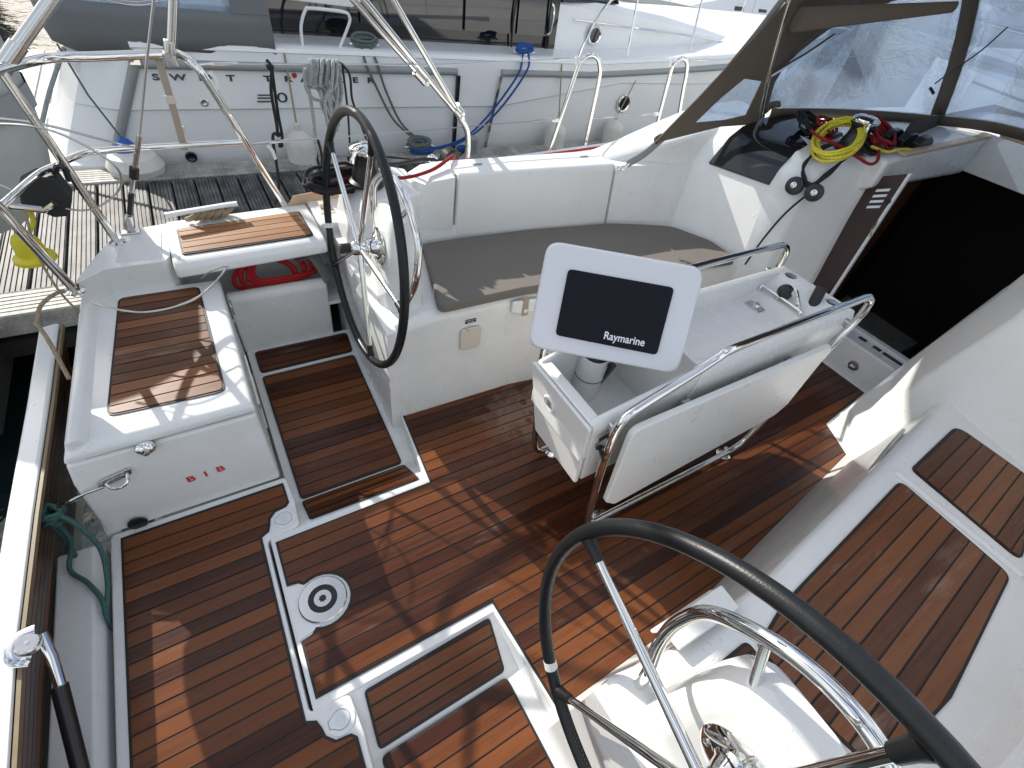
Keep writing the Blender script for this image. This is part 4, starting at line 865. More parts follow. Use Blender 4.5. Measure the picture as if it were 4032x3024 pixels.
for (x0, l, lab) in ((0, 0, ''),):
    car = thing('genoa_car', 'black and chrome genoa lead block at aft end of the track', 'block', (1.22, 1.72, .69))
    bm = BM(); add_lathe(bm, [(0, -.028), (.045, -.028), (.055, -.02), (.055, .02), (.045, .028), (0, .028)], (1.24, 1.715, .765), (-.2, 1, .15), 24); obj('cheek', bm, 'black', car)
    bm = BM(); add_lathe(bm, [(0, -.025), (.032, -.025), (.038, -.018), (.038, .018), (.032, .025), (0, .025)], (1.14, 1.71, .75), (-.2, 1, .15), 24); obj('chrome_sheave', bm, 'steel', car)
    bm = BM(); add_box(bm, (1.2, 1.715, .705), (.16, .05, .03)); obj('slider', bm, 'black', car, bevel=.008)
tr = thing('toe_rail', 'bright anodised aluminium toe rail along the port deck edge', 'toe rail', (2, 1.8, .68))
P_ = [(x, lerp(EDGE, x) - .015, lerp(DECKZ, x)) for x in (1.30, 1.7, 2.1, 2.6, 3.2, 4.0, 5.0)]
bm = BM(); add_loft(bm, [[(x, y - .018, z - .004), (x, y - .010, z + .048), (x, y + .012, z + .050), (x, y + .016, z - .004)] for x, y, z in P_]); obj('extrusion', bm, 'alu', tr, bevel=.004)
bm = BM(); add_box(bm, (2.46, 1.74, .735), (.03, .14, .012)); obj('fairlead_plate', bm, 'alu', tr, bevel=.003)
bm = BM(); add_prism(bm, [(.355, 1.695, .575), (.395, 1.69, .64), (.62, 1.70, .66), (.62, 1.71, .575)], (0, .014, 0)); tag(obj('wooden_toe_strip', bm, 'pine', bevel=.003), 'short varnished wooden toe strip just ahead of the pushpit', 'toe strip')

# ================================================================ pushpit, stanchions, lifelines, bimini tubes, backstay
pp = thing('pushpit', 'stainless steel pushpit rail curving round the port stern quarter', 'rail', (-.2, 1.6, .57))
TOP = [(-.60, .72, 1.20), (-.575, 1.0, 1.20), (-.50, 1.32, 1.20), (-.405, 1.513, 1.20), (-.30, 1.652, 1.20), (-.175, 1.692, 1.20), (.05, 1.735, 1.205), (.098, 1.725, 1.205), (.135, 1.66, 1.185), (.165, 1.65, 1.12), (.24, 1.655, .91), (.362, 1.708, .565)]
bm = BM(); add_tube(bm, TOP, .0155, 14, smooth=6); obj('top_rail', bm, 'steel', pp)
bm = BM(); add_tube(bm, [(-.56, 1.12, .90), (-.455, 1.44, .90), (-.40, 1.53, .90), (-.32, 1.635, .90), (-.22, 1.664, .90), (.014, 1.668, .903), (.24, 1.655, .91)], .012, 12, smooth=6); obj('middle_rail', bm, 'steel', pp)
for a, b2 in (((-.335, 1.562, .565), (-.405, 1.513, 1.20)), ((-.468, 1.239, .565), (-.545, 1.14, 1.20))):
    bm = BM(); add_tube(bm, [a, b2], .0145, 14); obj('leg', bm, 'steel', pp)
for c0 in ((-.335, 1.562, .572), (-.468, 1.239, .572), (.362, 1.708, .572)):
    bm = BM(); add_lathe(bm, [(0, 0), (.030, 0), (.030, .004), (.019, .010), (.018, .022), (0, .022)], c0, (0, 0, 1), 20); obj('base_flange', bm, 'steel', pp)
bs = thing('bimini_strut', 'stainless support strut clamped at aft corner of pushpit', 'strut', (-.41, 1.52, 1.2), 'bimini support struts')
bm = BM(); add_tube(bm, [(-.41, 1.555, 1.19), (-.214, 1.60, 1.369), (.42, 1.72, 1.95)], .019, 14); obj('tube', bm, 'satin', bs)
bm = BM(); add_tube(bm, [(-.425, 1.552, 1.176), (-.34, 1.572, 1.255)], .024, 14); add_lathe(bm, [(0, -.03), (.016, -.03), (.016, .03), (0, .03)], (-.42, 1.55, 1.20), (.3, .9, 0), 14); obj('clamp', bm, 'satin', bs)
bs = thing('bimini_strut', 'stainless support strut rising from middle of the pushpit top rail', 'strut', (.06, 1.71, 1.2), 'bimini support struts')
bm = BM(); add_tube(bm, [(.062, 1.71, 1.20), (.124, 1.70, 1.377), (.30, 1.66, 1.9)], .016, 14); obj('tube', bm, 'satin', bs)
bm = BM(); add_tube(bm, [(.062, 1.71, 1.21), (.075, 1.708, 1.255)], .021, 14); add_box(bm, (.060, 1.72, 1.195), (.04, .05, .05)); obj('clamp', bm, 'satin', bs, bevel=.006)
bf = thing('folding_bimini', 'three converging stainless bimini tubes folded aft from the port deck', 'frame', (1.397, 1.80, .68))
bm = BM(); add_tube(bm, [(1.397, 1.80, .68), (1.395, 1.80, .80), (1.378, 1.80, .88), (1.33, 1.80, .945)], .0165, 14, smooth=6); add_tube(bm, [(1.33, 1.80, .945), (.846, 1.80, 1.411), (.20, 1.72, 2.02), (.05, 1.55, 2.16), (.0, .9, 2.22), (0, 0, 2.24)], .0150, 14); obj('main_bow', bm, 'steel', bf)
bm = BM(); add_tube(bm, [(1.315, 1.80, .975), (.974, 1.80, 1.421), (.32, 1.74, 2.12), (.18, 1.55, 2.24), (.12, .9, 2.30), (.12, 0, 2.32)], .0140, 14); obj('second_bow', bm, 'steel', bf)
bm = BM(); add_tube(bm, [(1.10, 1.80, 1.135), (.795, 1.80, 1.409), (.10, 1.72, 2.03), (-.05, 1.55, 2.12), (-.1, .9, 2.18), (-.1, 0, 2.2)], .0130, 14); obj('third_bow', bm, 'steel', bf)
for c0, c1 in (((1.34, 1.80, .945), (1.30, 1.80, .98)), ((1.13, 1.80, 1.105), (1.075, 1.80, 1.155)), ((1.34, 1.80, .965), (1.305, 1.80, 1.0))):
    bm = BM(); add_tube(bm, [c0, c1], .0200, 12); add_lathe(bm, [(0, -.026), (.010, -.026), (.010, .026), (0, .026)], c0, (0, 1, 0), 10); obj('joint', bm, 'satin', bf)
for lab, leg in (('stainless gate stanchion loop by the folded bimini tubes', [(2.014, 1.85, .68), (2.105, 1.85, 1.16), (2.125, 1.85, 1.215), (2.175, 1.85, 1.245), (2.235, 1.85, 1.235), (2.275, 1.85, 1.19), (2.295, 1.85, 1.10), (2.308, 1.85, .68)]),
                 ('stainless gate stanchion loop behind the sprayhood strap', [(2.965, 1.87, .70), (2.915, 1.87, 1.17), (2.925, 1.87, 1.217), (2.975, 1.87, 1.247), (3.04, 1.87, 1.226), (3.075, 1.87, 1.15), (3.10, 1.87, 1.05), (3.20, 1.87, .72)])):
    t = thing('gate_stanchion', lab, 'stanchion', leg[0], 'gate stanchions')
    bm = BM(); add_tube(bm, leg, .0128, 12, smooth=5); obj('loop', bm, 'steel', t)
    bm = BM(); add_tube(bm, [V(leg[2]) + V((-.015, 0, .0)), V(leg[2]) + V((-.04, 0, .025)), V(leg[2]) + V((-.03, 0, -.02))], .008, 8); add_tube(bm, [V(leg[1]) * .45 + V(leg[0]) * .55 + V((-.01, 0, 0)), V(leg[1]) * .45 + V(leg[0]) * .55 + V((-.05, 0, 0))], .011, 8); obj('wire_fitting', bm, 'white', t)
for z0, lab, pts in ((0, 'upper lifeline wire running forward from the pushpit to gate stanchion', [(.135, 1.67, 1.19), (.19, 1.70, 1.185), (1.2, 1.80, 1.185), (2.09, 1.85, 1.225)]),
                     (1, 'lower lifeline wire running forward from the pushpit to gate stanchion', [(.25, 1.66, .90), (.34, 1.68, .897), (1.2, 1.80, .886), (2.02, 1.85, .905)]),
                     (2, 'lower lifeline wire spanning the gate between both stanchion loops', [(2.315, 1.85, .90), (2.94, 1.87, .915)]),
                     (3, 'upper lifeline wire running forward beyond the second gate stanchion', [(3.06, 1.87, 1.24), (4.4, 1.86, 1.30), (5.6, 1.8, 1.36)])):
    t = thing('lifeline', lab, 'wire', pts[0], 'lifelines')
    bm = BM(); add_tube(bm, pts, .0032, 6); obj('wire', bm, 'wire', t)
    for a, b2 in ((pts[0], pts[1]), (pts[-1], pts[-2])):
        a, b2 = V(a), V(b2); d = (b2 - a).normalized()
        bm = BM(); add_tube(bm, [a, a + d * .05, a + d * .06, a + d * .17, a + d * .18], [.004, .004, .0065, .0065, .004], 8); obj('turnbuckle', bm, 'satin', t)
for c0 in ((.175, 1.675, 1.165), (.325, 1.665, .89)):
    bm = BM(); add_tube(bm, [V(c0), V(c0) + V((.015, -.01, -.02)), V(c0) + V((.02, -.015, -.055))], .014, 8, flat=(.014, .004)); tag(obj('tape_tail', bm, 'tape'), 'loose white tape tail on %s pushpit wire end' % ('upper' if c0[2] > 1 else 'lower'), 'tape')
bst = thing('backstay', 'backstay wire with turnbuckle rising from the port quarter deck', 'stay', (-.287, 1.636, .572))
bm = BM(); add_tube(bm, [(-.225, 1.618, .745), (-.15, 1.59, .905), (.0, 1.545, 1.26), (.26, 1.47, 1.85), (2.4, .95, 7.0)], .0045, 8); obj('wire', bm, 'wire', bst)
bm = BM(); add_tube(bm, [(-.222, 1.617, .752), (-.185, 1.605, .835), (-.12, 1.582, .975)], .0085, 10); obj('sleeve', bm, 'satin', bst)
bm = BM(); add_tube(bm, [(-.262, 1.628, .655), (-.225, 1.618, .745)], .0105, 10); add_tube(bm, [(-.195, 1.608, .81), (-.18, 1.603, .85)], .017, 8); obj('bound_cover', bm, 'black', bst)
bm = BM(); add_tube(bm, [(-.287, 1.640, .580), (-.278, 1.634, .625), (-.268, 1.63, .650)], [.016, .019, .013], 10); add_box(bm, (-.287, 1.636, .576), (.07, .04, .006)); obj('toggle', bm, 'satin', bst, bevel=.004)
t = thing('rail_strap', 'tan webbing strap with two buckles hanging from pushpit top rail', 'strap', (.02, 1.70, 1.2))
bm = BM(); add_tube(bm, [(.020, 1.745, 1.22), (.018, 1.69, 1.10), (.014, 1.675, 1.0), (.008, 1.665, .885)], .012, 8, flat=(.0125, .0018)); obj('webbing', bm, 'strap', t)
for z in (1.065, .955): bm = BM(); add_box(bm, (.016, 1.684, z), (.034, .010, .03)); obj('buckle', bm, 'cream', t, bevel=.003)
# loose wire loop, outboard bracket, yellow float, pale grey tender behind
rope('gate_wire', 'thin steel gate wire drooping from pushpit leg over the stern locker', 'wire', [(-.62, 1.58, .88), (-.545, 1.40, .74), (-.455, 1.189, .60), (-.357, 1.054, .60), (-.239, .99, .60), (-.091, 1.036, .60), (.026, 1.208, .60), (-.03, 1.24, .575), (-.08, 1.29, .515)], .0036, 6)
rope('steel_wire_loop', 'looped steel wire curving in front of the pushpit middle rail', 'wire', [(-.66, 1.56, 1.00), (-.50, 1.50, 1.05), (-.34, 1.45, 1.04), (-.22, 1.44, .93), (-.24, 1.46, .83), (-.36, 1.47, .76), (-.48, 1.50, .79), (-.60, 1.55, .86)], .0036, 6)
rope('steel_wire_loop', 'straight steel lanyard sloping down to the pushpit middle rail', 'wire', [(-.60, 1.58, 1.04), (-.50, 1.57, 1.045), (-.38, 1.58, 1.02), (-.24, 1.62, .95), (-.16, 1.66, .905)], .0045, 5)
ob = thing('outboard_bracket', 'black plastic outboard bracket block on the stern rail', 'bracket', (-.47, 1.52, .80))
bm = BM(); add_loft(bm, [[(-.545, y, .775), (-.515, y, .860), (-.46, y, .885), (-.405, y, .880), (-.390, y, .80), (-.425, y, .735), (-.47, y, .735), (-.50, y, .765)] for y in (1.48, 1.57)]); obj('block', bm, 'rubber', ob, bevel=.01, seg=2)
bm = BM(); add_tube(bm, [(-.405, 1.50, .885), (-.385, 1.49, .915), (-.37, 1.49, .905), (-.375, 1.50, .86)], .010, 8, smooth=4); obj('hook', bm, 'black', ob)
bm = BM(); add_tube(bm, [(-.62, 1.50, .80), (-.48, 1.47, .775), (-.44, 1.46, .80)], .014, 10); obj('clamp_bar', bm, 'steel', ob)
yf = thing('yellow_float', 'yellow plastic float light hanging outside the stern rail', 'float', (-.60, 1.55, .58))
bm = BM(); add_lathe(bm, [(0, .055), (.030, .052), (.042, .03), (.046, -.02), (.064, -.032), (.066, -.045), (.055, -.05), (0, -.05)], (-.592, 1.50, .62), (0, 0, 1), 24); obj('body', bm, 'yellow', yf)
bm = BM(); add_tube(bm, [(-.57, 1.50, .675), (-.54, 1.51, .715), (-.53, 1.52, .76)], .008, 8, smooth=3); obj('lanyard', bm, 'yellow', yf)
rope('hanging_line', 'thin brown line hanging down the transom corner from the rail', 'r_tan', [(-.53, 1.48, .79), (-.55, 1.40, .66), (-.54, 1.34, .52), (-.50, 1.30, .40)], .0042, 5)
lb = thing('shade_buoy', 'white horseshoe lifebuoy added unseen at the stern rail to cast shade', 'shade_buoy', (-.70, 1.0, .95))  # unseen buoy, added so its shadow falls on the aft sole
bm = BM(); add_tube(bm, [(-.70 - .03 * math.cos(R(a)), 1.0 + .24 * math.sin(R(a)), .97 - .25 * math.cos(R(a))) for a in range(-150, 151, 15)], .085, 12); obj('float', bm, 'fender', lb)
tn = thing('tender', 'pale grey dirty inflatable tender tube hanging beyond the stern rail', 'dinghy', (-1.0, 2.3, .1))
bm = BM(); add_loft(bm, [[V((-.93, 2.25 + .02 * t, z)) + V((r * math.cos(R(a)), r * math.sin(R(a)), 0)) for a in range(0, 360, 18)] for t, (z, r) in enumerate(((.36, .08), (.40, .20), (.47, .29), (.58, .36), (.74, .40), (.92, .415), (1.08, .41), (1.22, .38), (1.34, .30), (1.40, .05)))]); obj('tube', bm, 'dinghy', tn, smooth=60)
bm = BM(); add_loft(bm, [[V((-.93, 2.335, z)) + V((.425 * math.cos(R(a)), .425 * math.sin(R(a)), 0)) for a in range(0, 360, 18)] for z in (.86, .95)], caps=False); obj('rubbing_band', bm, 'greyline', tn, smooth=60)
# mooring cleat on the quarter with its rope
cle = thing('deck_cleat', 'long white horn cleat on the port quarter deck edge', 'cleat', (.0, 1.68, .57))
bm = BM(); add_tube(bm, [(-.142, 1.600, .650), (-.10, 1.604, .652), (.0, 1.615, .655), (.10, 1.626, .658), (.142, 1.630, .658)], [.007, .011, .0125, .011, .007], 12, flat=(.016, .010)); obj('horns', bm, 'white', cle)
bm = BM(); add_tube(bm, [(-.02, 1.64, .575), (-.01, 1.62, .645)], .012, 10); add_tube(bm, [(.05, 1.65, .575), (.04, 1.625, .645)], .012, 10); obj('stem', bm, 'satin', cle)
bm = BM()
for k in range(5):
    x = -.04 + .03 * k; add_tube(bm, [(x - .03, 1.645, .600), (x, 1.612, .625), (x + .035, 1.63, .642), (x + .03, 1.675, .625), (x - .005, 1.70, .595)], .0115, 8, smooth=4)
tag(obj('cleat_rope', bm, 'r_tan'), 'tan mooring rope wound under the white horn cleat', 'rope')
# ropes hung on the lifeline
bm = BM(); lz = 1.185
for k in range(15):
    x = .575 + .008 * k + random.uniform(-.006, .006); y = 1.745 + random.uniform(-.02, .02); d = random.uniform(.22, .27) if k > 3 else random.uniform(.10, .2)
    add_tube(bm, [(x - .02, y - .012, lz - .08), (x - .005, y - .018, lz - .01), (x + .004, y, lz + .012), (x + .01, y + .018, lz - .02), (x + .012, y + .01, lz - .5 * d), (.630 + random.uniform(-.025, .035), y + .008, lz - d), (.640 + random.uniform(-.03, .04), y - .004, lz - d - .02), (.60 + random.uniform(-.02, .04), y - .014, lz - .6 * d)], .0078, 8, closed=True, smooth=4)
add_tube(bm, [(.548, 1.745, lz - .02), (.553, 1.745, 1.0), (.545, 1.74, .85), (.52, 1.73, .75), (.54, 1.73, .65), (.58, 1.72, .58)], .0075, 8, smooth=5)
add_tube(bm, [(.57, 1.74, lz - .05), (.545, 1.74, lz - .02), (.54, 1.74, lz - .09), (.56, 1.74, lz - .13), (.60, 1.74, lz - .14)], .0075, 8, smooth=5)
tag(obj('rope_coil', bm, 'r_grey'), 'pale grey rope hank hanging from the upper lifeline', 'rope')
bm = BM(); add_tube(bm, [(.40, 1.735, 1.195), (.408, 1.715, 1.17), (.39, 1.72, 1.08), (.385, 1.72, .93), (.36, 1.72, .90), (.345, 1.71, .70), (.31, 1.71, .60)], .0070, 8, smooth=5); add_tube(bm, [(.41, 1.72, 1.17), (.402, 1.725, 1.0), (.40, 1.72, .90), (.38, 1.72, .86)], .0065, 8, smooth=5); ball(bm, (.385, 1.72, .915), .012); ball(bm, (.388, 1.72, .87), .012); ball(bm, (.405, 1.72, 1.175), .013, (1.2, 1, 1))
tag(obj('lifeline_tie', bm, 'r_black'), 'knotted black cord hanging from lifeline next to the pushpit', 'rope', 'black lifeline cords')
bm = BM(); add_tube(bm, [(.70, 1.76, 1.19), (.735, 1.74, 1.15), (.74, 1.75, 1.05), (.76, 1.75, .98), (.80, 1.76, .85)], .0055, 8, smooth=5); add_tube(bm, [(.71, 1.75, 1.19), (.715, 1.75, 1.0), (.71, 1.75, .86), (.712, 1.75, .80)], .005, 8, smooth=4); ball(bm, (.711, 1.75, .84), .011)
tag(obj('lifeline_tie', bm, 'r_black'), 'knotted black cord hanging behind top of the port wheel', 'rope', 'black lifeline cords')
bm = BM(); add_tube(bm, [(.55, 1.76, .885), (.56, 1.745, .87), (.568, 1.75, .80), (.555, 1.75, .74), (.545, 1.75, .80), (.55, 1.75, .86)], .006, 8, smooth=5); add_tube(bm, [(.555, 1.75, .75), (.50, 1.74, .66), (.45, 1.73, .60), (.38, 1.72, .575)], .0065, 8, smooth=5)
tag(obj('lifeline_tie', bm, 'r_black'), 'black cord loop hanging from the lower lifeline to deck', 'rope', 'black lifeline cords')

# ================================================================ transom tailgate and green lashing
tg = thing('transom_gate', 'raised white transom gate with brown planked inner face', 'gate', (-.75, .2, 0))
gy = [1.46, 1.0, .5, .1, -.4, -1.2]
GT = .30
def gx(y, z): return lerp([(-1.2, -.645), (-.3, -.668), (.1, -.676), (.5, -.666), (.75, -.657), (1.0, -.646), (1.5, -.632)], y) - .28 * (GT - z)
bm = BM(); secs = []
for y in gy:
    xi = gx(y, GT); xb = gx(y, -.25) - .02
    secs.append([(xi, y, GT), (xi - .010, y, GT + .008), (xi - .066, y, GT), (xi - .092, y, GT - .05), (xi - .16, y, -.35), (xb - .02, y, -.35), (xi - .012, y, GT - .015)])
add_loft(bm, secs); obj('outer_shell', bm, 'gelwet', tg, bevel=.006, smooth=40)
bm = BM(); add_loft(bm, [[(gx(y, GT) + .001, y, GT), (gx(y, GT) + .010, y, GT), (gx(y, GT) + .008, y, GT - .02), (gx(y, GT) - .008, y, GT - .02)] for y in gy]); obj('ply_edge', bm, 'plywood', tg, smooth=0)
for k in range(12):
    z1 = GT - .022 - k * .05; z0 = z1 - .0455
    bm = BM(); add_loft(bm, [[(gx(y, z0) + .006, y, z0), (gx(y, z1) + .006, y, z1), (gx(y, z1) - .012, y, z1), (gx(y, z0) - .012, y, z0)] for y in gy]); obj('plank', bm, 'sole', tg, smooth=0)
hd = thing('gate_strut', 'polished steel shackle end of lift strut on the transom gate', 'strut', (-.66, .08, .28))
ph_ = V((-.648, .085, .318))
bm = BM(); add_lathe(bm, [(0, -.012), (.022, -.012), (.025, -.008), (.025, .008), (.022, .012), (0, .012)], ph_, (.25, 0, 1), 28); add_lathe(bm, [(0, .012), (.005, .012), (.005, .013), (0, .0135)], ph_, (.25, 0, 1), 10); obj('pulley', bm, 'satin', hd)
bm = BM(); add_tube(bm, [ph_ + V(p) for p in ((.012, .035, .004), (-.018, .03, .006), (-.032, .0, .008), (-.024, -.03, .004), (.004, -.042, -.004))], .012, 10, smooth=5, flat=(.012, .0025)); add_tube(bm, [ph_ + V((.020, .022, -.01)), ph_ + V((.026, -.03, -.05)), ph_ + V((.026, -.10, -.10))], .012, 10, flat=(.013, .007)); obj('fork', bm, 'steel', hd)
bm = BM(); add_lathe(bm, [(0, 0), (.009, 0), (.009, .014), (0, .016)], ph_ + V((-.002, -.042, .0)), (0, -.2, 1), 6); obj('nut', bm, 'steel', hd)
bm = BM(); add_tube(bm, [ph_ + V((.024, -.09, -.095)), ph_ + V((.02, -.24, -.20)), ph_ + V((.0, -.50, -.42))], .018, 14); obj('gas_spring', bm, 'black', hd)
bm = BM(); kx = V((-.665, .545, .20))
for k in range(5): add_tube(bm, [kx + V((random.uniform(-.03, -.015), random.uniform(-.03, .03), -.02 + .012 * k)), kx + V((.0, -.025, .012 * k)), kx + V((.030, random.uniform(-.03, .03), .0 + .008 * k)), kx + V((.0, .03, .01 * k))], .0072, 8, closed=True, smooth=5)
add_tube(bm, [kx + V((.02, -.01, .03)), (-.61, .50, .205), (-.578, .44, .12), (-.590, .36, .035), (-.602, .29, .012), (-.606, .255, .00), (-.605, .23, -.05)], .0075, 8, smooth=6)
add_tube(bm, [kx + V((.0, 0, -.01)), (-.665, .52, .09), (-.69, .455, .035), (-.645, .385, .034), (-.612, .315, .022), (-.606, .26, .006)], .0072, 8, smooth=6)
add_tube(bm, [kx + V((-.02, .01, -.02)), (-.68, .54, .10), (-.685, .50, -.02), (-.68, .47, -.12)], .0072, 8, smooth=5)
tag(obj('green_lashing', bm, 'r_green'), 'green rope lashing tied from transom gate down to the cockpit sole', 'rope')
bm = BM(); add_tube(bm, [(-.63, 1.24, .46), (-.60, 1.30, .50), (-.54, 1.345, .515), (-.50, 1.33, .50)], .007, 8, smooth=6); add_tube(bm, [(-.63, 1.25, .465), (-.60, 1.16, .44), (-.57, 1.02, .36)], .007, 8, smooth=4); tag(obj('stern_line', bm, 'r_tan'), 'grey brown rope looped over the port end of transom gate', 'rope')

# ================================================================ sprayhood
sh = thing('sprayhood', 'brown canvas sprayhood with clear vinyl windows over companionway', 'sprayhood', (3.0, 0, 1.13))
def strip(name, rows, mat, parent, th=.004):
    """cloth skin of rows of points, with real thickness"""
    bm = BM(); n = len(rows[0]); g = [[bm.verts.new(V(p)) for p in r] for r in rows]
    for a, b2 in zip(g, g[1:]):
        for i in range(n - 1): bm.faces.new((a[i], a[i + 1], b2[i + 1], b2[i]))
    o = obj(name, bm, mat, parent, smooth=70); so = o.modifiers.new('solid', 'SOLIDIFY'); so.thickness = th; so.offset = 0
    return o
def symy(l): return [(x, -y, z) for x, y, z in l[::-1]]
FB = [(2.87, 1.045, 1.16), (2.80, 1.055, 1.36), (2.92, 1.045, 1.52), (3.06, 1.01, 1.64), (3.20, .87, 1.775), (3.27, .70, 1.835), (3.31, .45, 1.875), (3.32, .2, 1.89)]
front_bow = catmull(FB + symy(FB), 3)
AB = [(2.83, 1.035, 1.13), (2.70, 1.03, 1.40), (2.574, 1.0, 1.664), (2.48, .92, 1.90), (2.44, .72, 2.02), (2.42, .4, 2.07), (2.42, .15, 2.085)]
aft_bow = catmull(AB + symy(AB), 3)
def resample(c, n):
    L = [0]
    for a, b2 in zip(c, c[1:]): L.append(L[-1] + (V(b2) - V(a)).length)
    out = []; j = 0
    for i in range(n):
        t = L[-1] * i / (n - 1)
        while j < len(L) - 2 and L[j + 1] < t: j += 1
        f = (t - L[j]) / max(1e-9, L[j + 1] - L[j]); out.append(V(c[j]).lerp(V(c[j + 1]), min(1, f)))
    return out
NB = 41
fb, ab = resample(front_bow, NB), resample(aft_bow, NB)
strip('roof', [[a.lerp(b2, k / 8) + V((0, 0, -.03 * math.sin(math.pi * k / 8))) for a, b2 in zip(fb, ab)] for k in range(9)], 'canvas', sh, .006)
BS = [(2.90, 1.03, 1.150), (3.3, 1.0, 1.155), (3.70, .90, 1.17), (3.96, .74, 1.195), (4.08, .45, 1.25), (4.10, .2, 1.268)]
bs_ = resample(catmull(BS + symy(BS), 4), NB); BT = [p + V((-.03, -.012 * (1 if p.y > 0 else -1), .055)) for p in bs_]
strip('hem', [[p for p in bs_], [p * .5 + q * .5 + V((.006, 0, 0)) for p, q in zip(bs_, BT)], BT], 'canvas', sh, .008)
def wp(i, t):  # window surface between hem and front bow
    a, b2 = BT[i], fb[i]; bul = .05 * math.sin(math.pi * t); return a.lerp(b2, t) + V((bul * .6, 0, bul * .5))
def wpf(u, t):
    i = min(int(u), NB - 2); f = u - i; return wp(i, t).lerp(wp(i + 1, t), f)
US = [0, .7, 12.5, 13.25, NB - 1 - 13.25, NB - 1 - 12.5, NB - 1 - .7, NB - 1]
for k in range(0, 7):
    u0, u1 = US[k], US[k + 1]
    n_ = 13 if k in (1, 5) else (15 if k == 3 else 3)
    rows_t = [0, .02, .25, .5, .75, .93] if k in (1, 3, 5) else [0, .2, .4, .6, .8, .95]
    strip('window' if k in (1, 3, 5) else 'canvas_strip', [[wpf(u0 + (u1 - u0) * i / (n_ - 1), t) + (V((-.004, 0, .004)) if k not in (1, 3, 5) else V()) for i in range(n_)] for t in rows_t], 'vinyl' if k in (1, 3, 5) else 'canvas', sh, .003 if k in (1, 3, 5) else .008)
strip('window_border', [[wpf(US[-1] * i / 60, t) + V((-.005, 0, .005)) for i in range(61)] for t in (.915, .96, 1.0)], 'canvas', sh, .006)
for s, side in ((1, 'port'), (-1, 'starboard')):
    W_ = [(2.10, 1.09, 1.03), (2.30, 1.085, 1.085), (2.83, 1.04, 1.12), (2.70, 1.035, 1.40), (2.574, 1.005, 1.664), (2.42, 1.035, 1.44), (2.26, 1.06, 1.23)]
    win = [(2.335, 1.072, 1.128), (2.56, 1.062, 1.140), (2.705, 1.052, 1.165), (2.700, 1.043, 1.33), (2.545, 1.043, 1.34), (2.44, 1.058, 1.245)]
    # wing cloth with a hole: ring of quads between outline and window
    o_ = [(2.10, 1.09, 1.03), (2.55, 1.066, 1.105), (2.83, 1.04, 1.12), (2.70, 1.035, 1.40), (2.574, 1.005, 1.664), (2.28, 1.058, 1.26)]
    bm = BM(); oo = [bm.verts.new((x, y * s, z)) for x, y, z in o_]; ii = [bm.verts.new((x, y * s, z)) for x, y, z in win]
    for k in range(6): bm.faces.new((oo[k], oo[(k + 1) % 6], ii[(k + 1) % 6], ii[k]))
    wg = obj('side_wing', bm, 'canvas', sh, smooth=0); so = wg.modifiers.new('solid', 'SOLIDIFY'); so.thickness = .006
    bm = BM(); bm.faces.new([bm.verts.new((x, y * s, z)) for x, y, z in win]); sw = obj('side_window', bm, 'vinyl', wg, smooth=0); so = sw.modifiers.new('solid', 'SOLIDIFY'); so.thickness = .002
    bm = BM(); add_tube(bm, [(x, y * s + .0, z) for x, y, z in AB], .0135, 12, smooth=4); obj('aft_bow', bm, 'steel', sh)
    bm = BM(); add_tube(bm, [(2.84, 1.03 * s, 1.115), (2.828, 1.033 * s, 1.165)], .018, 10); add_box(bm, (2.845, 1.03 * s, 1.115), (.06, .05, .012)); obj('bow_foot', bm, 'satin', sh)
    bm = BM(); add_tube(bm, [(2.72, 1.02 * s, 1.36), (2.92, 1.01 * s, 1.46), (3.05, .985 * s, 1.555)], .010, 10); obj('front_bow_tube', bm, 'steel', sh)
    bm = BM(); add_tube(bm, [(1.99, 1.12 * s, .915), (2.10, 1.10 * s, .99), (2.30, 1.09 * s, 1.18), (2.46, 1.04 * s, 1.47), (2.58, 1.02 * s, 1.70)], .02, 8, smooth=5, flat=(.004, .020)); obj('strap', bm, 'webbing', sh)
    bm = BM(); add_tube(bm, [(1.945, 1.13 * s, .885), (1.965, 1.125 * s, .905), (1.98, 1.12 * s, .895), (1.965, 1.128 * s, .885)], .005, 8, closed=True, smooth=4); add_tube(bm, [(1.975, 1.12 * s, .90), (2.0, 1.118 * s, .92)], .006, 8); obj('hook', bm, 'steel', sh)
    bm = BM(); add_box(bm, (2.14, 1.10 * s, 1.045), (.05, .022, .035), Matrix.Rotation(R(-25), 3, 'Y')); obj('buckle', bm, 'black', sh, bevel=.006)
# gathered canvas of the open aft panel under the roof
bm = BM(); add_loft(bm, [[V((2.66 + .10 * t, .97 - .16 * t, 1.60 + .05 * t)) + V((.0, .03 * math.cos(R(a)), .05 * math.sin(R(a)))) * (1 - .2 * t) for a in range(0, 360, 30)] for t in (0, .5, 1, 1.5, 2, 3)]); obj('rolled_flap', bm, 'canvas', sh)
bm = BM(); add_tube(bm, [(3.42, .42, 1.72), (3.40, .45, 1.62), (3.37, .50, 1.52), (3.36, .53, 1.46)], .0035, 6, smooth=5); add_tube(bm, [(3.355, .535, 1.44), (3.34, .50, 1.425)], .007, 8); obj('pull_cord', bm, 'black', sh)
# mast foot and boom beyond the sprayhood
mst = thing('mast', 'white painted mast standing on the cabin top ahead of sprayhood', 'mast', (6.4, 0, 1.2))
bm = BM(); add_loft(bm, [[(6.4 + .10 * math.cos(R(a)), .07 * math.sin(R(a)), z) for a in range(0, 360, 20)] for z in (1.2, 14)]); obj('section', bm, 'white', mst)
bm = BM(); add_box(bm, (6.4, 0, 1.22), (.32, .26, .05)); obj('mast_step', bm, 'alu', mst, bevel=.01)
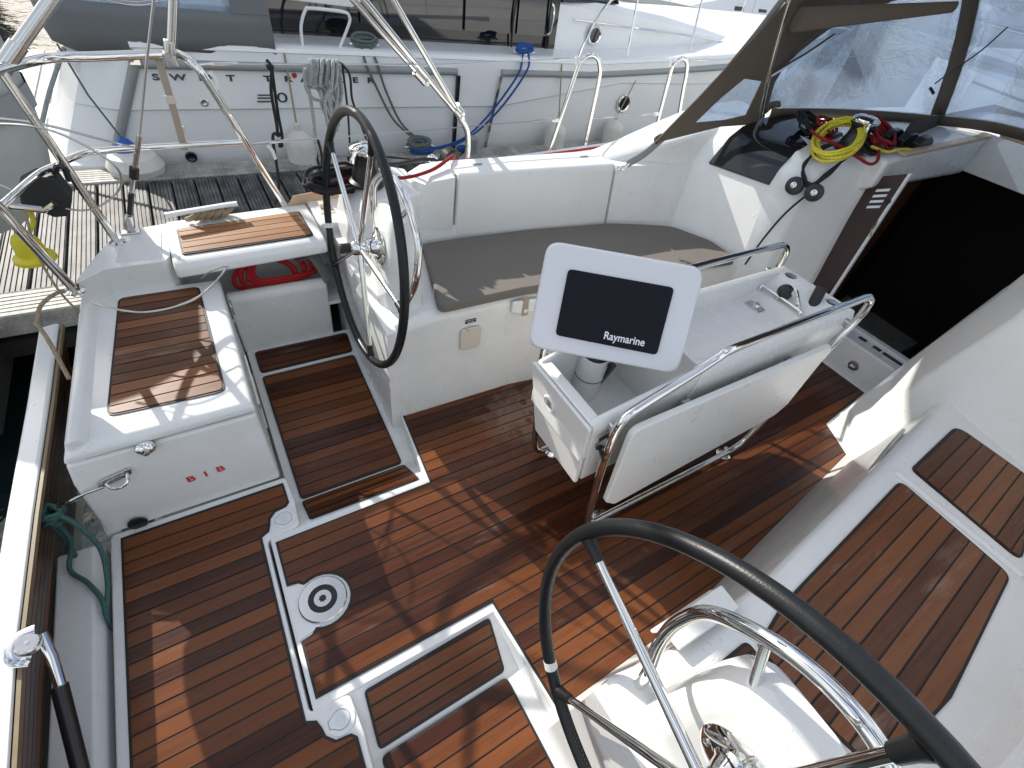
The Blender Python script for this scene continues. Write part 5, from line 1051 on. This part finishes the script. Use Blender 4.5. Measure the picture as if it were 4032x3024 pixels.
# ================================================================ pontoon
def board_profile(w2, grooves, d=.006, h=.028):
    """cross section of a grooved deck board (across, up)"""
    top = []; n = grooves; p = w2 / n
    for k in range(n):
        a = -w2 / 2 + k * p
        top += [(a + (.003 if k == 0 else .0), 0), (a + p * .62, 0), (a + p * .68, -d), (a + p * .94, -d)]
    top.append((w2 / 2 - .003, 0))
    return [(-w2 / 2, -.004)] + top + [(w2 / 2, -.004), (w2 / 2, -h), (-w2 / 2, -h)]
pon = thing('pontoon', 'weathered grey grooved timber pontoon between the two boats', 'pontoon', (2, 3.4, -.25))
def board_mesh(length, along, mat):
    bm = BM(); pf = board_profile(.155, 6)
    if along == 'y': add_prism(bm, [(x, -length / 2, z) for x, z in pf], (0, length, 0))
    else: add_prism(bm, [(-length / 2, y, z) for y, z in pf], (length, 0, 0))
    bmesh.ops.recalc_face_normals(bm, faces=bm.faces)
    me = bpy.data.meshes.new('board'); bm.to_mesh(me); bm.free(); me.materials.append(M[mat]); return me
me = board_mesh(1.44, 'y', 'dock')
x = -.878 - .169 * 6 + .0845
while x < 9.5:
    o = bpy.data.objects.new('board', me); COL.objects.link(o); o.parent = pon
    o.location = (x - 2, 3.413 - 3.4 + random.uniform(-.004, .004), random.uniform(-.002, .002)); o.rotation_euler = (0, 0, random.uniform(-.003, .003)); x += .169
for y0, y1 in ((2.425, 2.685), (4.142, 4.415)):
    for x0, x1 in ((-1.95, 1.6), (1.61, 5.2), (5.21, 9.5)):
        bm = BM(); pf = [(y0, .004), (y0 + .01, .012)]
        for k in range(6): a = y0 + .015 + k * (y1 - y0 - .03) / 6; w2 = (y1 - y0 - .03) / 6; pf += [(a, .012), (a + w2 * .72, .012), (a + w2 * .78, .008), (a + w2 * .96, .008)]
        pf += [(y1 - .005, .012), (y1, .004), (y1, -.12), (y0, -.12)]
        add_prism(bm, [(x0, y, -.25 + z) for y, z in pf], (x1 - x0, 0, 0)); obj('edge_beam', bm, 'beam', pon, smooth=0)
bm = BM(); add_box(bm, (3.8, 3.42, -.40), (11.4, 1.9, .22)); add_box(bm, (3.8, 2.45, -.46), (11.4, .08, .10)); obj('frame', bm, 'gap', pon, smooth=0)
wk = thing('walkway', 'grey boarded main walkway pontoon behind the motor yacht stern', 'pontoon', (-1.6, 6, -.27))
me = board_mesh(1.0, 'x', 'beam'); y = 3.6
bm = BM(); 
while y < 8.2:
    o = bpy.data.objects.new('board', me); COL.objects.link(o); o.parent = wk; o.location = (-1.98 + 1.6, y - 6, random.uniform(-.002, .002)); y += .163
bm.free()
bm = BM(); add_prism(bm, [(-1.46, 2.0, -.38), (-1.22, 2.0, -.38), (-1.22, 8.2, -.38), (-1.46, 8.2, -.38)], (0, 0, .125)); obj('edge_beam', bm, 'beam', wk, smooth=0)
bm = BM(); add_box(bm, (-1.9, 5, -.45), (1.3, 6.3, .25)); obj('frame', bm, 'gap', wk, smooth=0)
px = thing('pontoon_post', 'small square mossy grey metal box on pontoon edge', 'post', (2.75, 4.25, -.25))
bm = BM(); add_box(bm, (2.735, 4.24, -.165), (.105, .10, .20)); obj('box', bm, 'alu', px, bevel=.006)
bm = BM(); add_box(bm, (2.735, 4.24, -.058), (.12, .115, .012)); obj('cap', bm, 'greyline', px, bevel=.003)
dcl = thing('dock_cleat', 'steel dock cleat on pontoon edge wrapped by mooring ropes', 'cleat', (2.15, 4.33, -.24))
bm = BM(); add_tube(bm, [(1.985, 4.34, -.165), (2.15, 4.34, -.150), (2.315, 4.34, -.165)], [.015, .022, .015], 12); add_tube(bm, [(2.10, 4.34, -.24), (2.10, 4.34, -.155)], .018, 10); add_tube(bm, [(2.20, 4.34, -.24), (2.20, 4.34, -.155)], .018, 10); obj('horns', bm, 'satin', dcl)

# ================================================================ motor yacht alongside
Y = thing('motor_yacht', 'white motor yacht with dark cabin glass moored beyond the pontoon', 'motor yacht', (3, 6.4, -.3))
def ty(x):  # centre line y=6.45, half beam falls off at the bow
    hb = 1.95 if x < 6 else 1.95 * (1 - ((x - 6) / 6.3) ** 2.2); return hb
CY = 6.45
def hull_sec(x, dx=lambda z: 0, k=1.0):
    hb = ty(x) * k; kz = .168 if x < 3.2 else min(.42, .168 + (x - 3.2) * .14); zt = .655 + max(0, x - 4.5) * .055
    pts = [(hb, zt), (hb + .004, .545 + (zt - .655)), (hb + .002, .50), (hb, kz + .012), (hb - .022, kz - .004), (hb - .03, -.02), (hb - .10, -.40), (hb * .75, -.75), (0, -.95)]
    r = [(x + dx(z), CY - y, z) for y, z in pts] + [(x + dx(z), CY + y, z) for y, z in pts[::-1][1:]]
    return r
st_dx = lambda z: (z - .52) * .545
secs = [hull_sec(-.62, st_dx, .72), hull_sec(-.50, st_dx, .90), hull_sec(-.30, st_dx, .975), hull_sec(-.175, st_dx, 1.0)] + [hull_sec(x) for x in (1.0, 2.64, 3.2, 4.0, 5, 6, 7.5, 9, 10.5, 11.8)]
bm = BM(); add_loft(bm, secs); obj('hull', bm, 'hullwhite', Y, smooth=28)
bm = BM()
for x0, x1 in ((-.17, 2.63), (3.17, 9.0)):
    n = 14; pts = [x0 + (x1 - x0) * k / n for k in range(n + 1)]
    add_loft(bm, [[(x, CY - ty(x) - a, .512 + max(0, x - 4.5) * .055 + b2) for a, b2 in [(-.01, -.035), (.030, -.030), (.042, -.012), (.042, .012), (.030, .030), (-.01, .034)]] for x in pts])
obj('rubbing_strake', bm, 'greyline', Y, smooth=50)
bm = BM(); n = 12; pts = [-.17 + (9.2) * k / n for k in range(n + 1)]
add_loft(bm, [[(x, CY - ty(x) - a, .655 + max(0, x - 4.5) * .055 + b2) for a, b2 in [(-.14, -.02), (-.008, -.05), (.010, -.035), (.004, -.008), (-.02, .006), (-.14, .008)]] for x in pts]); obj('gunwale', bm, 'hullwhite', Y, smooth=50)
# gate joints: dark gasket posts
for x0, x1 in ((2.645, 2.638), (3.16, 3.05)):
    bm = BM(); add_prism(bm, [(x0 - .018, CY - 1.955, .48), (x0 + .018, CY - 1.955, .48), (x1 + .020, CY - 1.93, -.29), (x1 - .016, CY - 1.93, -.29)], (0, -.035, 0)); obj('gate_gasket', bm, 'steel' if x0 > 3 else 'smoke', Y, smooth=0)
bm = BM(); add_tube(bm, [(-.17, CY - 1.965, .52), (-.47, CY - 1.93, -.03), (-.55, CY - 1.90, -.18)], .036, 16); obj('corner_bumper', bm, 'greyline', Y)
bm = BM(); add_box(bm, (-.17, CY - 1.965, .53), (.09, .085, .055)); obj('bumper_cap', bm, 'steel', Y, bevel=.01)
# transom hatch joints and small fittings
bm = BM()
def tr(y, z, o=.012): return (-.63 + (z - .52) * .545 - o * .9 - .02, y, z + o * .4)
bm = BM(); add_prism(bm, [tr(5.20, .42, 0), tr(5.20, .02, 0), tr(6.1, .02, 0), tr(6.1, .42, 0)], (-.012, 0, .006)); obj('transom_door', bm, 'hullwhite', Y, bevel=.004)
bm = BM(); add_lathe(bm, [(0, 0), (.055, 0), (.055, .012), (.045, .016), (.035, .008), (0, .008)], tr(5.3, -.17, 0), (-1, 0, .5), 28); obj('round_fitting', bm, 'white', Y)
bm = BM(); add_prism(bm, [(-1.25, 4.62, -.33), (-.42, 4.55, -.33), (-.42, 8.3, -.33), (-1.25, 8.2, -.33)], (0, 0, .06)); obj('swim_platform', bm, 'hullwhite', Y, bevel=.02)
for x, z, r in ((.228, .232, .030), (.0, -.22, .045)):
    bm = BM(); add_lathe(bm, [(r, 0), (r * 1.05, .004), (r * .8, .010), (r * .72, .006), (0, -.002)], (x, CY - ty(x) - .001 + (.025 if z < 0 else 0), z), (0, -1, 0), 24); obj('skin_fitting', bm, 'satin' if z > 0 else 'smoke', Y)
lt = 'S W I F T   T R A W L E R'
xs_ = [(-.065, 'S'), (.09, 'W'), (.25, 'I'), (.33, 'F'), (.48, 'T'), (.775, 'T'), (.945, 'R'), (1.09, 'A'), (1.26, 'W'), (1.42, 'L'), (1.555, 'E'), (1.705, 'R')]
for x, ch in xs_: text_mesh(ch, .062, 'chromeprint', (x, CY - ty(x) - .004, .418), (1, 0, 0), (0, 0, 1), 'lettering', Y, depth=.004, bold=.0022, sx=1.75)
bm = BM()
for z in (.290, .266, .238): add_box(bm, (.715 + (.266 - z) * -.3, CY - 1.953, z), (.115, .010, .010))
obj('number_three', bm, 'chromeprint', Y, smooth=0)
text_mesh('0', .115, 'chromeprint', (.868, CY - 1.953, .265), (1, 0, 0), (0, 0, 1), 'lettering', Y, depth=.004, sx=1.75)
bm = BM(); add_lathe(bm, [(0, 0), (.022, 0), (.022, .004), (0, .005)], (1.005, CY - 1.953, .448), (0, -1, 0), 16); obj('red_emblem', bm, 'red', Y)
for x, z, r in ((4.757, .829, .105), (5.115, .19, .105), (8.0, .78, .11)):
    yy = CY - 1.452 - .03 if z > .6 else CY - ty(x)
    bm = BM(); add_lathe(bm, [(r * .72, -.01), (r * .74, .012), (r * .9, .018), (r, .010), (r * 1.02, -.01)], (x, yy, z), (0, -1, 0), 32); pf = obj('porthole', bm, 'steel', Y)
    bm = BM(); add_lathe(bm, [(0, .004), (r * .75, .004), (r * .75, -.006), (0, -.006)], (x, yy, z), (0, -1, 0), 28); obj('port_glass', bm, 'glass', pf)
bm = BM(); add_lathe(bm, [(0, 0), (.018, 0), (.018, .004), (0, .006)], (4.15, CY - 1.955, .02), (0, -1, 0), 14); obj('outlet', bm, 'white', Y)
# side decks, dark glazed saloon, cabin, windscreen
bm = BM(); add_prism(bm, [(-.1, 4.6, .58), (9, 4.9, .62), (9, 8.0, .62), (-.1, 8.3, .58)], (0, 0, .03)); obj('side_deck', bm, 'nonskid', Y, smooth=0)
GY = 5.0
def pane(name, x0, x1, z0, z1, mat, o=0, th=.03, ov=.0):
    bm = BM(); add_prism(bm, [(x0, GY + o, z0), (x1, GY + o, z0), (x1 + (z1 - z0) * ov, GY + o + .06 * (z1 - z0), z1), (x0, GY + o + .06 * (z1 - z0), z1)], (0, th, 0)); return obj(name, bm, mat, Y, smooth=0)
pane('saloon_sill', .9, 4.16, .56, .80, 'smoke', o=.02)
for x0, x1 in ((.90, 1.78), (1.80, 2.92), (2.955, 3.60), (3.63, 4.05)): pane('saloon_window', x0, x1, .78, 1.92, 'glass')
bm = BM(); add_box(bm, (2.5, 6.45, 1.30), (3.2, 2.8, 1.3)); obj('saloon_inside', bm, 'dark', Y, smooth=0)
pane('door_post', 4.05, 4.19, .58, 1.98, 'smoke', o=-.012)
bm = BM(); dfr = [(3.62, .60), (3.56, .80), (3.56, 1.02), (3.62, 1.30), (3.75, 1.85), (4.02, 1.85), (4.04, 1.0), (4.06, .62)]; add_tube(bm, [(x, GY - .012, z) for x, z in dfr], .012, 8, closed=True, smooth=3); obj('door_frame', bm, 'black', Y)
bm = BM(); add_tube(bm, [(4.045, GY - .03, .80), (4.065, GY - .055, .85), (4.065, GY - .055, 1.04), (4.045, GY - .03, 1.09)], .012, 8, smooth=4); obj('door_handle', bm, 'steel', Y)
bm = BM(); add_loft(bm, [[(x, CY + s_ * y, z) for s_, y, z in [(-1, w2, .58), (-1, w2 - .02, zt - .06), (-1, w2 - .10, zt), (1, w2 - .10, zt), (1, w2 - .02, zt - .06), (1, w2, .58)]] for x, w2, zt in ((4.19, 1.45, 1.15), (5.1, 1.45, 1.125), (6.0, 1.42, 1.07), (7.0, 1.30, .96), (8.0, 1.0, .84), (8.8, .6, .76))]); obj('cabin', bm, 'hullwhite', Y, smooth=35)
bm = BM(); add_loft(bm, [[(4.20, CY - 1.42, 1.13), (4.20, CY + 1.42, 1.13), (4.0, CY + 1.36, 1.98), (4.0, CY - 1.36, 1.98)], [(5.25, CY - 1.22, 1.13), (5.25, CY + 1.22, 1.13), (4.45, CY + 1.22, 1.98), (4.45, CY - 1.22, 1.98)]]); obj('windscreen', bm, 'glass', Y, smooth=0)
bm = BM(); add_tube(bm, [(4.22, CY - 1.43, 1.135), (5.22, CY - 1.24, 1.135), (4.45, CY - 1.24, 1.97), (4.05, CY - 1.38, 1.97)], .03, 8, closed=True); obj('windscreen_frame', bm, 'smoke', Y)
bm = BM(); add_loft(bm, [[(x, CY + s_ * y, z) for s_, y, z in [(-1, 1.72, 1.96), (-1, 1.76, 2.06), (-1, 1.70, 2.62 if x < 3.2 else 2.3), (1, 1.70, 2.62 if x < 3.2 else 2.3), (1, 1.76, 2.06), (1, 1.72, 1.96)]] for x in (-.80, 0, 2.6, 3.3, 4.1)]); obj('flybridge', bm, 'hullwhite', Y, bevel=.03)
bm = BM(); add_prism(bm, [(-1.22, 4.72, 4.62), (1.6, 4.72, 4.66), (1.6, 6.1, 4.66), (-1.22, 6.1, 4.62)], (0, 0, .05)); obj('added_shade_top', bm, 'canvas', Y, smooth=0)  # unseen top, added to shade the starboard side of the cockpit
bm = BM(); add_prism(bm, [(-1.2, 4.74, 3.74), (1.55, 4.74, 3.76), (1.58, 4.72, 4.64), (-1.2, 4.72, 4.62)], (0, .02, 0)); obj('added_shade_curtain', bm, 'greycover', Y, smooth=0)  # unseen curtain, added and sized to block the low sun
for px_ in (-.76, 1.5):
    bm = BM(); add_tube(bm, [(px_, 4.76, 2.6), (px_, 4.76, 4.62)], .02, 8); obj('added_shade_pole', bm, 'steel', Y)  # unseen poles carrying the added shade top
bm = BM(); add_prism(bm, [(x, 4.63, z) for x, z in rounded([(.95, 1.30), (1.05, .972), (1.62, .955), (1.74, 1.02), (1.74, 1.30)], .05)], (0, .06, 0)); obj('boarding_panel', bm, 'white', Y, bevel=.01)
bm = BM(); add_tube(bm, [(1.135, 4.60, .655), (1.145, 4.60, .80), (1.20, 4.60, .915), (1.25, 4.60, .932), (1.52, 4.60, .925), (1.575, 4.60, .90), (1.57, 4.60, .84), (1.465, 4.60, .655)], .0135, 10, smooth=5); obj('boarding_rail', bm, 'white', Y)
bm = BM(); add_tube(bm, [(4.30, 4.62, .66), (4.35, 4.63, .80), (4.50, 4.68, 1.02), (4.80, 4.75, 1.25), (5.6, 4.8, 1.45), (8.0, 5.2, 1.6)], .014, 10, smooth=6)
for x, y, z in ((5.1, 4.62, 1.36), (6.4, 4.8, 1.5)): add_tube(bm, [(x - .05, y - .02, .70), (x, y + .12, z)], .013, 8)
add_tube(bm, [(4.40, CY - 1.48, .965), (6.4, CY - 1.43, .90), (7.6, CY - 1.2, .82)], .011, 8); obj('guard_rail', bm, 'steel', Y)
bm = BM(); add_loft(bm, [[(x + dx, CY - w2, z) for dx, z in ((0, 0), (.05, 0), (.05, .03), (0, .03))] for x, w2, z in ((5.4, 1.0, 1.13), (6.3, .95, 1.08))]); obj('deck_hatch', bm, 'smoke', Y)
for k, x in enumerate((1.70, 3.50)):
    bm = BM(); add_tube(bm, [(x - .14, 4.60, .69), (x, 4.60, .70), (x + .14, 4.60, .69)], .011, 10); add_box(bm, (x, 4.60, .675), (.08, .03, .03)); obj('mooring_cleat', bm, 'steel', Y)
# cockpit cover of grey cloth with a clear panel
bm = BM()
cvx = lambda x, z: 0
rows = []
lay_ = [(.60, .0), (.70, .012), (.80, .02), (.885, .01), (1.35, -.05), (1.95, -.10)]
ol_ = [(.885, 4.515), (.6, 4.50), (.2, 4.497), (-.2, 4.505), (-.50, 4.56), (-.66, 4.75), (-.74, 5.2), (-.76, 5.8), (-.76, 8.0)]
g_ = []
for z, o in lay_: g_.append([bm.verts.new((x - (.02 * (z > 1) if x > .8 else 0) + .05 * max(0, z - 1) * (x < -.4), y - o + .015 * math.sin(x * 9 + z * 4) * (z < .8), z + (.03 * math.sin(x * 5) if z < .65 else 0) - (.02 if z < .65 else 0))) for x, y in ol_])
nz = len(lay_)
for a, b2 in zip(g_[:3], g_[1:4]):
    for i in range(len(ol_) - 1): bm.faces.new((a[i], a[i + 1], b2[i + 1], b2[i]))
cc = obj('cockpit_cover', bm, 'greycover', Y, smooth=80); so = cc.modifiers.new('solid', 'SOLIDIFY'); so.thickness = .01
def cov(i, z, o=0):
    x, y = ol_[i]; return (x, y + .05 * (z - .95) + o, z)
bm = BM(); ra = [bm.verts.new(cov(i, .880)) for i in range(1, 9)]; rb = [bm.verts.new(cov(i, 1.90, .06)) for i in range(1, 9)]
for i in range(7): bm.faces.new((ra[i], ra[i + 1], rb[i + 1], rb[i]))
o = obj('clear_panel', bm, 'vinyl', Y, smooth=70); so = o.modifiers.new('solid', 'SOLIDIFY'); so.thickness = .003
bm = BM(); v_ = [bm.verts.new(p) for p in (cov(0, .875), cov(1, .875), cov(1, 1.95, .06), cov(0, 1.95, .06))]; bm.faces.new(v_); o = obj('cover_edge', bm, 'greycover', Y, smooth=0); so = o.modifiers.new('solid', 'SOLIDIFY'); so.thickness = .01
bm = BM(); add_tube(bm, [(-.06 + .19 * math.cos(R(a)), 4.492 + .004, 0.95 + .065 * math.sin(R(a))) for a in range(0, 360, 15)], .006, 6, closed=True); add_tube(bm, [(-.06 + .15 * math.cos(R(a)), 4.494, 0.95 + .045 * math.sin(R(a))) for a in range(0, 360, 15)], .003, 6, closed=True); obj('hand_ring', bm, 'satin', Y)
# mooring lines, fenders, stern line
rope('mooring_line', 'grey green mooring rope from yacht cleat down to dock cleat', 'r_teal', [(1.66, 4.58, .69), (1.66, 4.46, .56), (1.74, 4.44, .38), (1.88, 4.42, .11), (2.05, 4.39, -.05), (2.18, 4.36, -.12), (2.26, 4.34, -.20)], .012, 6, 'mooring lines')
rope('mooring_line', 'second grey green mooring rope strand beside its twin above the dock cleat', 'r_teal', [(1.74, 4.58, .69), (1.77, 4.46, .56), (1.83, 4.44, .36), (1.96, 4.42, .08), (2.10, 4.39, -.06), (2.22, 4.36, -.13)], .012, 6, 'mooring lines')
bm = BM(); coil(bm, (1.70, 4.585, .700), (1, 0, 0), (0, .2, .45), .11, .07, 7, .012, .012); tag(obj('cleat_hitch', bm, 'r_teal'), 'grey green rope hitch on the yacht midship cleat', 'rope')
bm = BM(); coil(bm, (2.15, 4.34, -.150), (1, 0, 0), (0, .45, .3), .12, .10, 7, .013, .015); tag(obj('cleat_hitch', bm, 'r_teal'), 'grey green rope turns over the top of dock cleat', 'rope')
bm = BM(); coil(bm, (2.17, 4.33, -.195), (1, 0, 0), (0, .45, .2), .13, .10, 6, .012, .012)
add_tube(bm, [(2.28, 4.33, -.19), (2.55, 4.36, -.155), (2.80, 4.40, -.07), (3.08, 4.41, .18), (3.35, 4.42, .52), (3.46, 4.55, .69)], .011, 8, smooth=6)
add_tube(bm, [(2.28, 4.33, -.20), (2.60, 4.36, -.165), (2.90, 4.40, -.04), (3.20, 4.41, .22), (3.46, 4.42, .56), (3.54, 4.56, .69)], .011, 8, smooth=6)
ball(bm, (2.66, 4.33, -.20), .05, (1.3, .8, .7))
tag(obj('blue_mooring_line', bm, 'r_blue'), 'blue mooring rope from dock cleat up to yacht side cleat', 'rope')
bm = BM(); coil(bm, (3.50, 4.60, .705), (1, 0, 0), (0, .2, .45), .10, .065, 6, .011, .012); tag(obj('blue_hitch', bm, 'r_blue'), 'blue rope hitch on the yacht cleat beside cabin door', 'rope')
rope('dock_cable', 'thin black cable snaking on the pontoon edge beside cleat', 'r_black', [(1.75, 4.30, -.23), (2.0, 4.20, -.235), (2.3, 4.10, -.24), (2.5, 4.16, -.235), (2.68, 4.3, -.23)], .008, 6)
for x, z, lab, top in ((3.98, -.10, 'dirty white fender hanging below the first gate stanchion', (3.98, 4.50, .62)), (4.93, -.09, 'dirty white fender hanging under the hull porthole', (5.42, 4.60, .70)), (.93, -.10, 'white fender behind the port wheel against yacht hull', (.95, 4.5, .62))):
    f = thing('fender', lab, 'fender', (x, 4.37, z), 'fenders along the yacht side')
    bm = BM(); add_lathe(bm, [(0, -.30), (.05, -.29), (.11, -.25), (.128, -.18), (.130, .02), (.115, .075), (.07, .115), (.032, .135), (.030, .19), (.022, .20), (0, .20)], (x, 4.36, z), (0, 0, 1), 28); obj('body', bm, 'fender', f)
    bm = BM(); add_tube(bm, [(x, 4.36, z + .185), V((x, 4.36, z + .185)).lerp(V(top), .5), top], .008, 6); obj('fender_line', bm, 'r_tan', f)
f = thing('fender', 'white fender with blue top hanging at the yacht stern corner', 'fender', (-.45, 4.3, -.15), 'fenders along the yacht side')
bm = BM(); add_lathe(bm, [(0, -.24), (.10, -.22), (.19, -.12), (.21, -.02), (.17, .06), (.09, .10), (0, .11)], (-.42, 4.34, -.17), (0, 0, 1), 28); obj('body', bm, 'fender', f)
bm = BM(); add_lathe(bm, [(.085, .09), (.075, .13), (.045, .17), (.02, .19), (0, .19)], (-.44, 4.34, -.165), (0, 0, 1), 24); obj('blue_top', bm, 'bluefender', f)
bm = BM(); add_tube(bm, [(-.44, 4.34, .02), (-.55, 4.45, .30), (-.62, 4.6, .60)], .008, 6); obj('fender_line', bm, 'r_teal', f)
rope('stern_mooring', 'twisted white stern line from yacht transom to walkway', 'r_grey', [(-.60, 4.72, .55), (-.80, 4.60, .28), (-.95, 4.50, .05), (-1.15, 4.4, -.22)], .016, 4)
bm = BM(); add_tube(bm, [(-1.05, 4.45, -.10), (-1.0, 4.42, -.02), (-.98, 4.4, -.12), (-1.0, 4.4, -.25)], .012, 8, smooth=5); tag(obj('cable_loop', bm, 'r_black'), 'black shore cable loop behind the pushpit by walkway', 'cable')

# ================================================================ boats farther off and quay
def far_boat(x, y, L, B, z, rot, lab, cab, mast=True, mat='farhull'):
    t = thing('moored_yacht', lab, 'boat', (x, y, -.7), 'yachts moored farther off'); c_, s_ = math.cos(rot), math.sin(rot)
    def T(p): return (x + p[0] * c_ - p[1] * s_, y + p[0] * s_ + p[1] * c_, p[2])
    bm = BM(); secs = []
    for k in range(13):
        u = k / 12; hb = B / 2 * (1 - max(0, (u - .45) / .55) ** 2.1) * (.82 + .18 * min(1, u / .3)); zt = z + .35 * max(0, u - .4)
        hb = max(hb, .02); secs.append([T((u * L - L / 2, a, b2)) for a, b2 in [(-hb, zt), (-hb * 1.0, zt - .25), (-hb * .93, -.3), (-hb * .6, -.85), (hb * .6, -.85), (hb * .93, -.3), (hb * 1.0, zt - .25), (hb, zt)]])
    add_loft(bm, secs); obj('hull', bm, mat, t, smooth=40)
    bm = BM(); add_loft(bm, [[T((u * L - L / 2, s2 * w2 * B, zz)) for s2, w2, zz in [(-1, .36, z - .05), (-1, .30, z + h), (1, .30, z + h), (1, .36, z - .05)]] for u, h in ((.28, .45), (.30, .50), (.55, .45), (.68, .22), (.76, .05))]); obj('coachroof', bm, 'hullwhite', t, bevel=.04)
    for u in (.36, .46, .56):
        for s2 in (-1, 1): bm = BM(); add_loft(bm, [[T((u * L - L / 2 + dx, s2 * (.335 * B + .012), z + dz)) for dx, dz in ((-.22, .10), (.22, .10), (.18, .22), (-.18, .22))], [T((u * L - L / 2 + dx, s2 * (.315 * B), z + dz)) for dx, dz in ((-.22, .10), (.22, .10), (.18, .22), (-.18, .22))]]); obj('window', bm, 'glass', t, smooth=0)
    for s2 in (-1, 1):
        bm = BM(); add_tube(bm, [T((u * L - L / 2, s2 * B / 2 * (1 - max(0, (u - .45) / .55) ** 2.1) * .97, z + .62 + .35 * max(0, u - .4))) for u in (.05, .2, .4, .6, .8, .95)], .012, 6)
        for u in (.05, .2, .4, .6, .8, .95): add_tube(bm, [T((u * L - L / 2, s2 * B / 2 * (1 - max(0, (u - .45) / .55) ** 2.1) * .97, z + dz + .35 * max(0, u - .4))) for dz in (0, .62)], .012, 6)
        obj('guard_rail', bm, 'steel', t)
    bm = BM(); add_loft(bm, [[T((u * L - L / 2, s2 * B / 2 * max(.02, (1 - max(0, (u - .45) / .55) ** 2.1)) * (.82 + .18 * min(1, u / .3)) * 1.002, zz)) for s2 in (-1, 1) for zz in ((z - .16 + .35 * max(0, u - .4), z - .12 + .35 * max(0, u - .4)) if s2 < 0 else (z - .12 + .35 * max(0, u - .4), z - .16 + .35 * max(0, u - .4)))] for u in [k / 12 for k in range(12)]]); obj('cove_stripe', bm, 'greyline', t, smooth=0)
    if mast:
        bm = BM(); add_tube(bm, [T((.1 * L, 0, z)), T((.1 * L, 0, 15))], .075, 12); obj('mast', bm, 'alu', t)
        bm = BM()
        for a in ((-.48 * L, 0), (.47 * L, 0), (.06 * L, B * .46), (.06 * L, -B * .46)): add_tube(bm, [T((a[0], a[1], z + .1)), T((.1 * L, 0, 14.6))], .008, 6)
        obj('rigging', bm, 'wire', t)
        bm = BM(); add_tube(bm, [T((.09 * L, 0, z + 1.35)), T((-.30 * L, 0, z + 1.30))], .16, 12); obj('boom_cover', bm, 'greycover', t)
    return t
far_boat(14.6, 11.5, 11.5, 3.6, .62, R(184), 'grey white sailing yacht hull seen end of the marina beyond cabin', 0)
far_boat(12.5, 16.5, 12.0, 3.8, .8, R(178), 'white sailing yacht lying behind the grey white one', 0, mat='hullwhite')
far_boat(13.5, -1.0, 11.0, 3.5, .75, R(95), 'white sailing yacht seen through port sprayhood window', 0, mat='hullwhite')
far_boat(20.5, 4.2, 11.0, 3.6, .8, R(100), 'distant white sailing yacht beyond the sprayhood', 0)
bg_ = thing('added_barge', 'long black hulled barge put beyond the far pontoon to darken the water', 'added_barge', (-9, 15, -.7))  # guessed hull, added so the water below it reflects dark
bm = BM(); add_loft(bm, [[(-22, 15 - w, -.9), (-3.2, 15 - w, -.9), (-2.2, 15 - w * .9, 2.6), (-22, 15 - w * .9, 2.6)] for w in (2.4, -2.4)]); obj('hull', bm, 'rubber', bg_, smooth=0)
bm = BM(); add_box(bm, (-12, 12.78, 2.2), (19, .08, .12)); obj('rubbing_band', bm, 'greyline', bg_, smooth=0)
bm = BM(); add_box(bm, (14, 34, -.1), (90, 6, 1.6)); obj('quay', bm, 'beam', smooth=0, kind='structure')
bm = BM(); add_box(bm, (-14, 8.5, -.52), (22, 1.6, .30)); tag(obj('far_pontoon', bm, 'beam', smooth=0), 'grey far pontoon across dark water behind the yacht stern', 'pontoon')
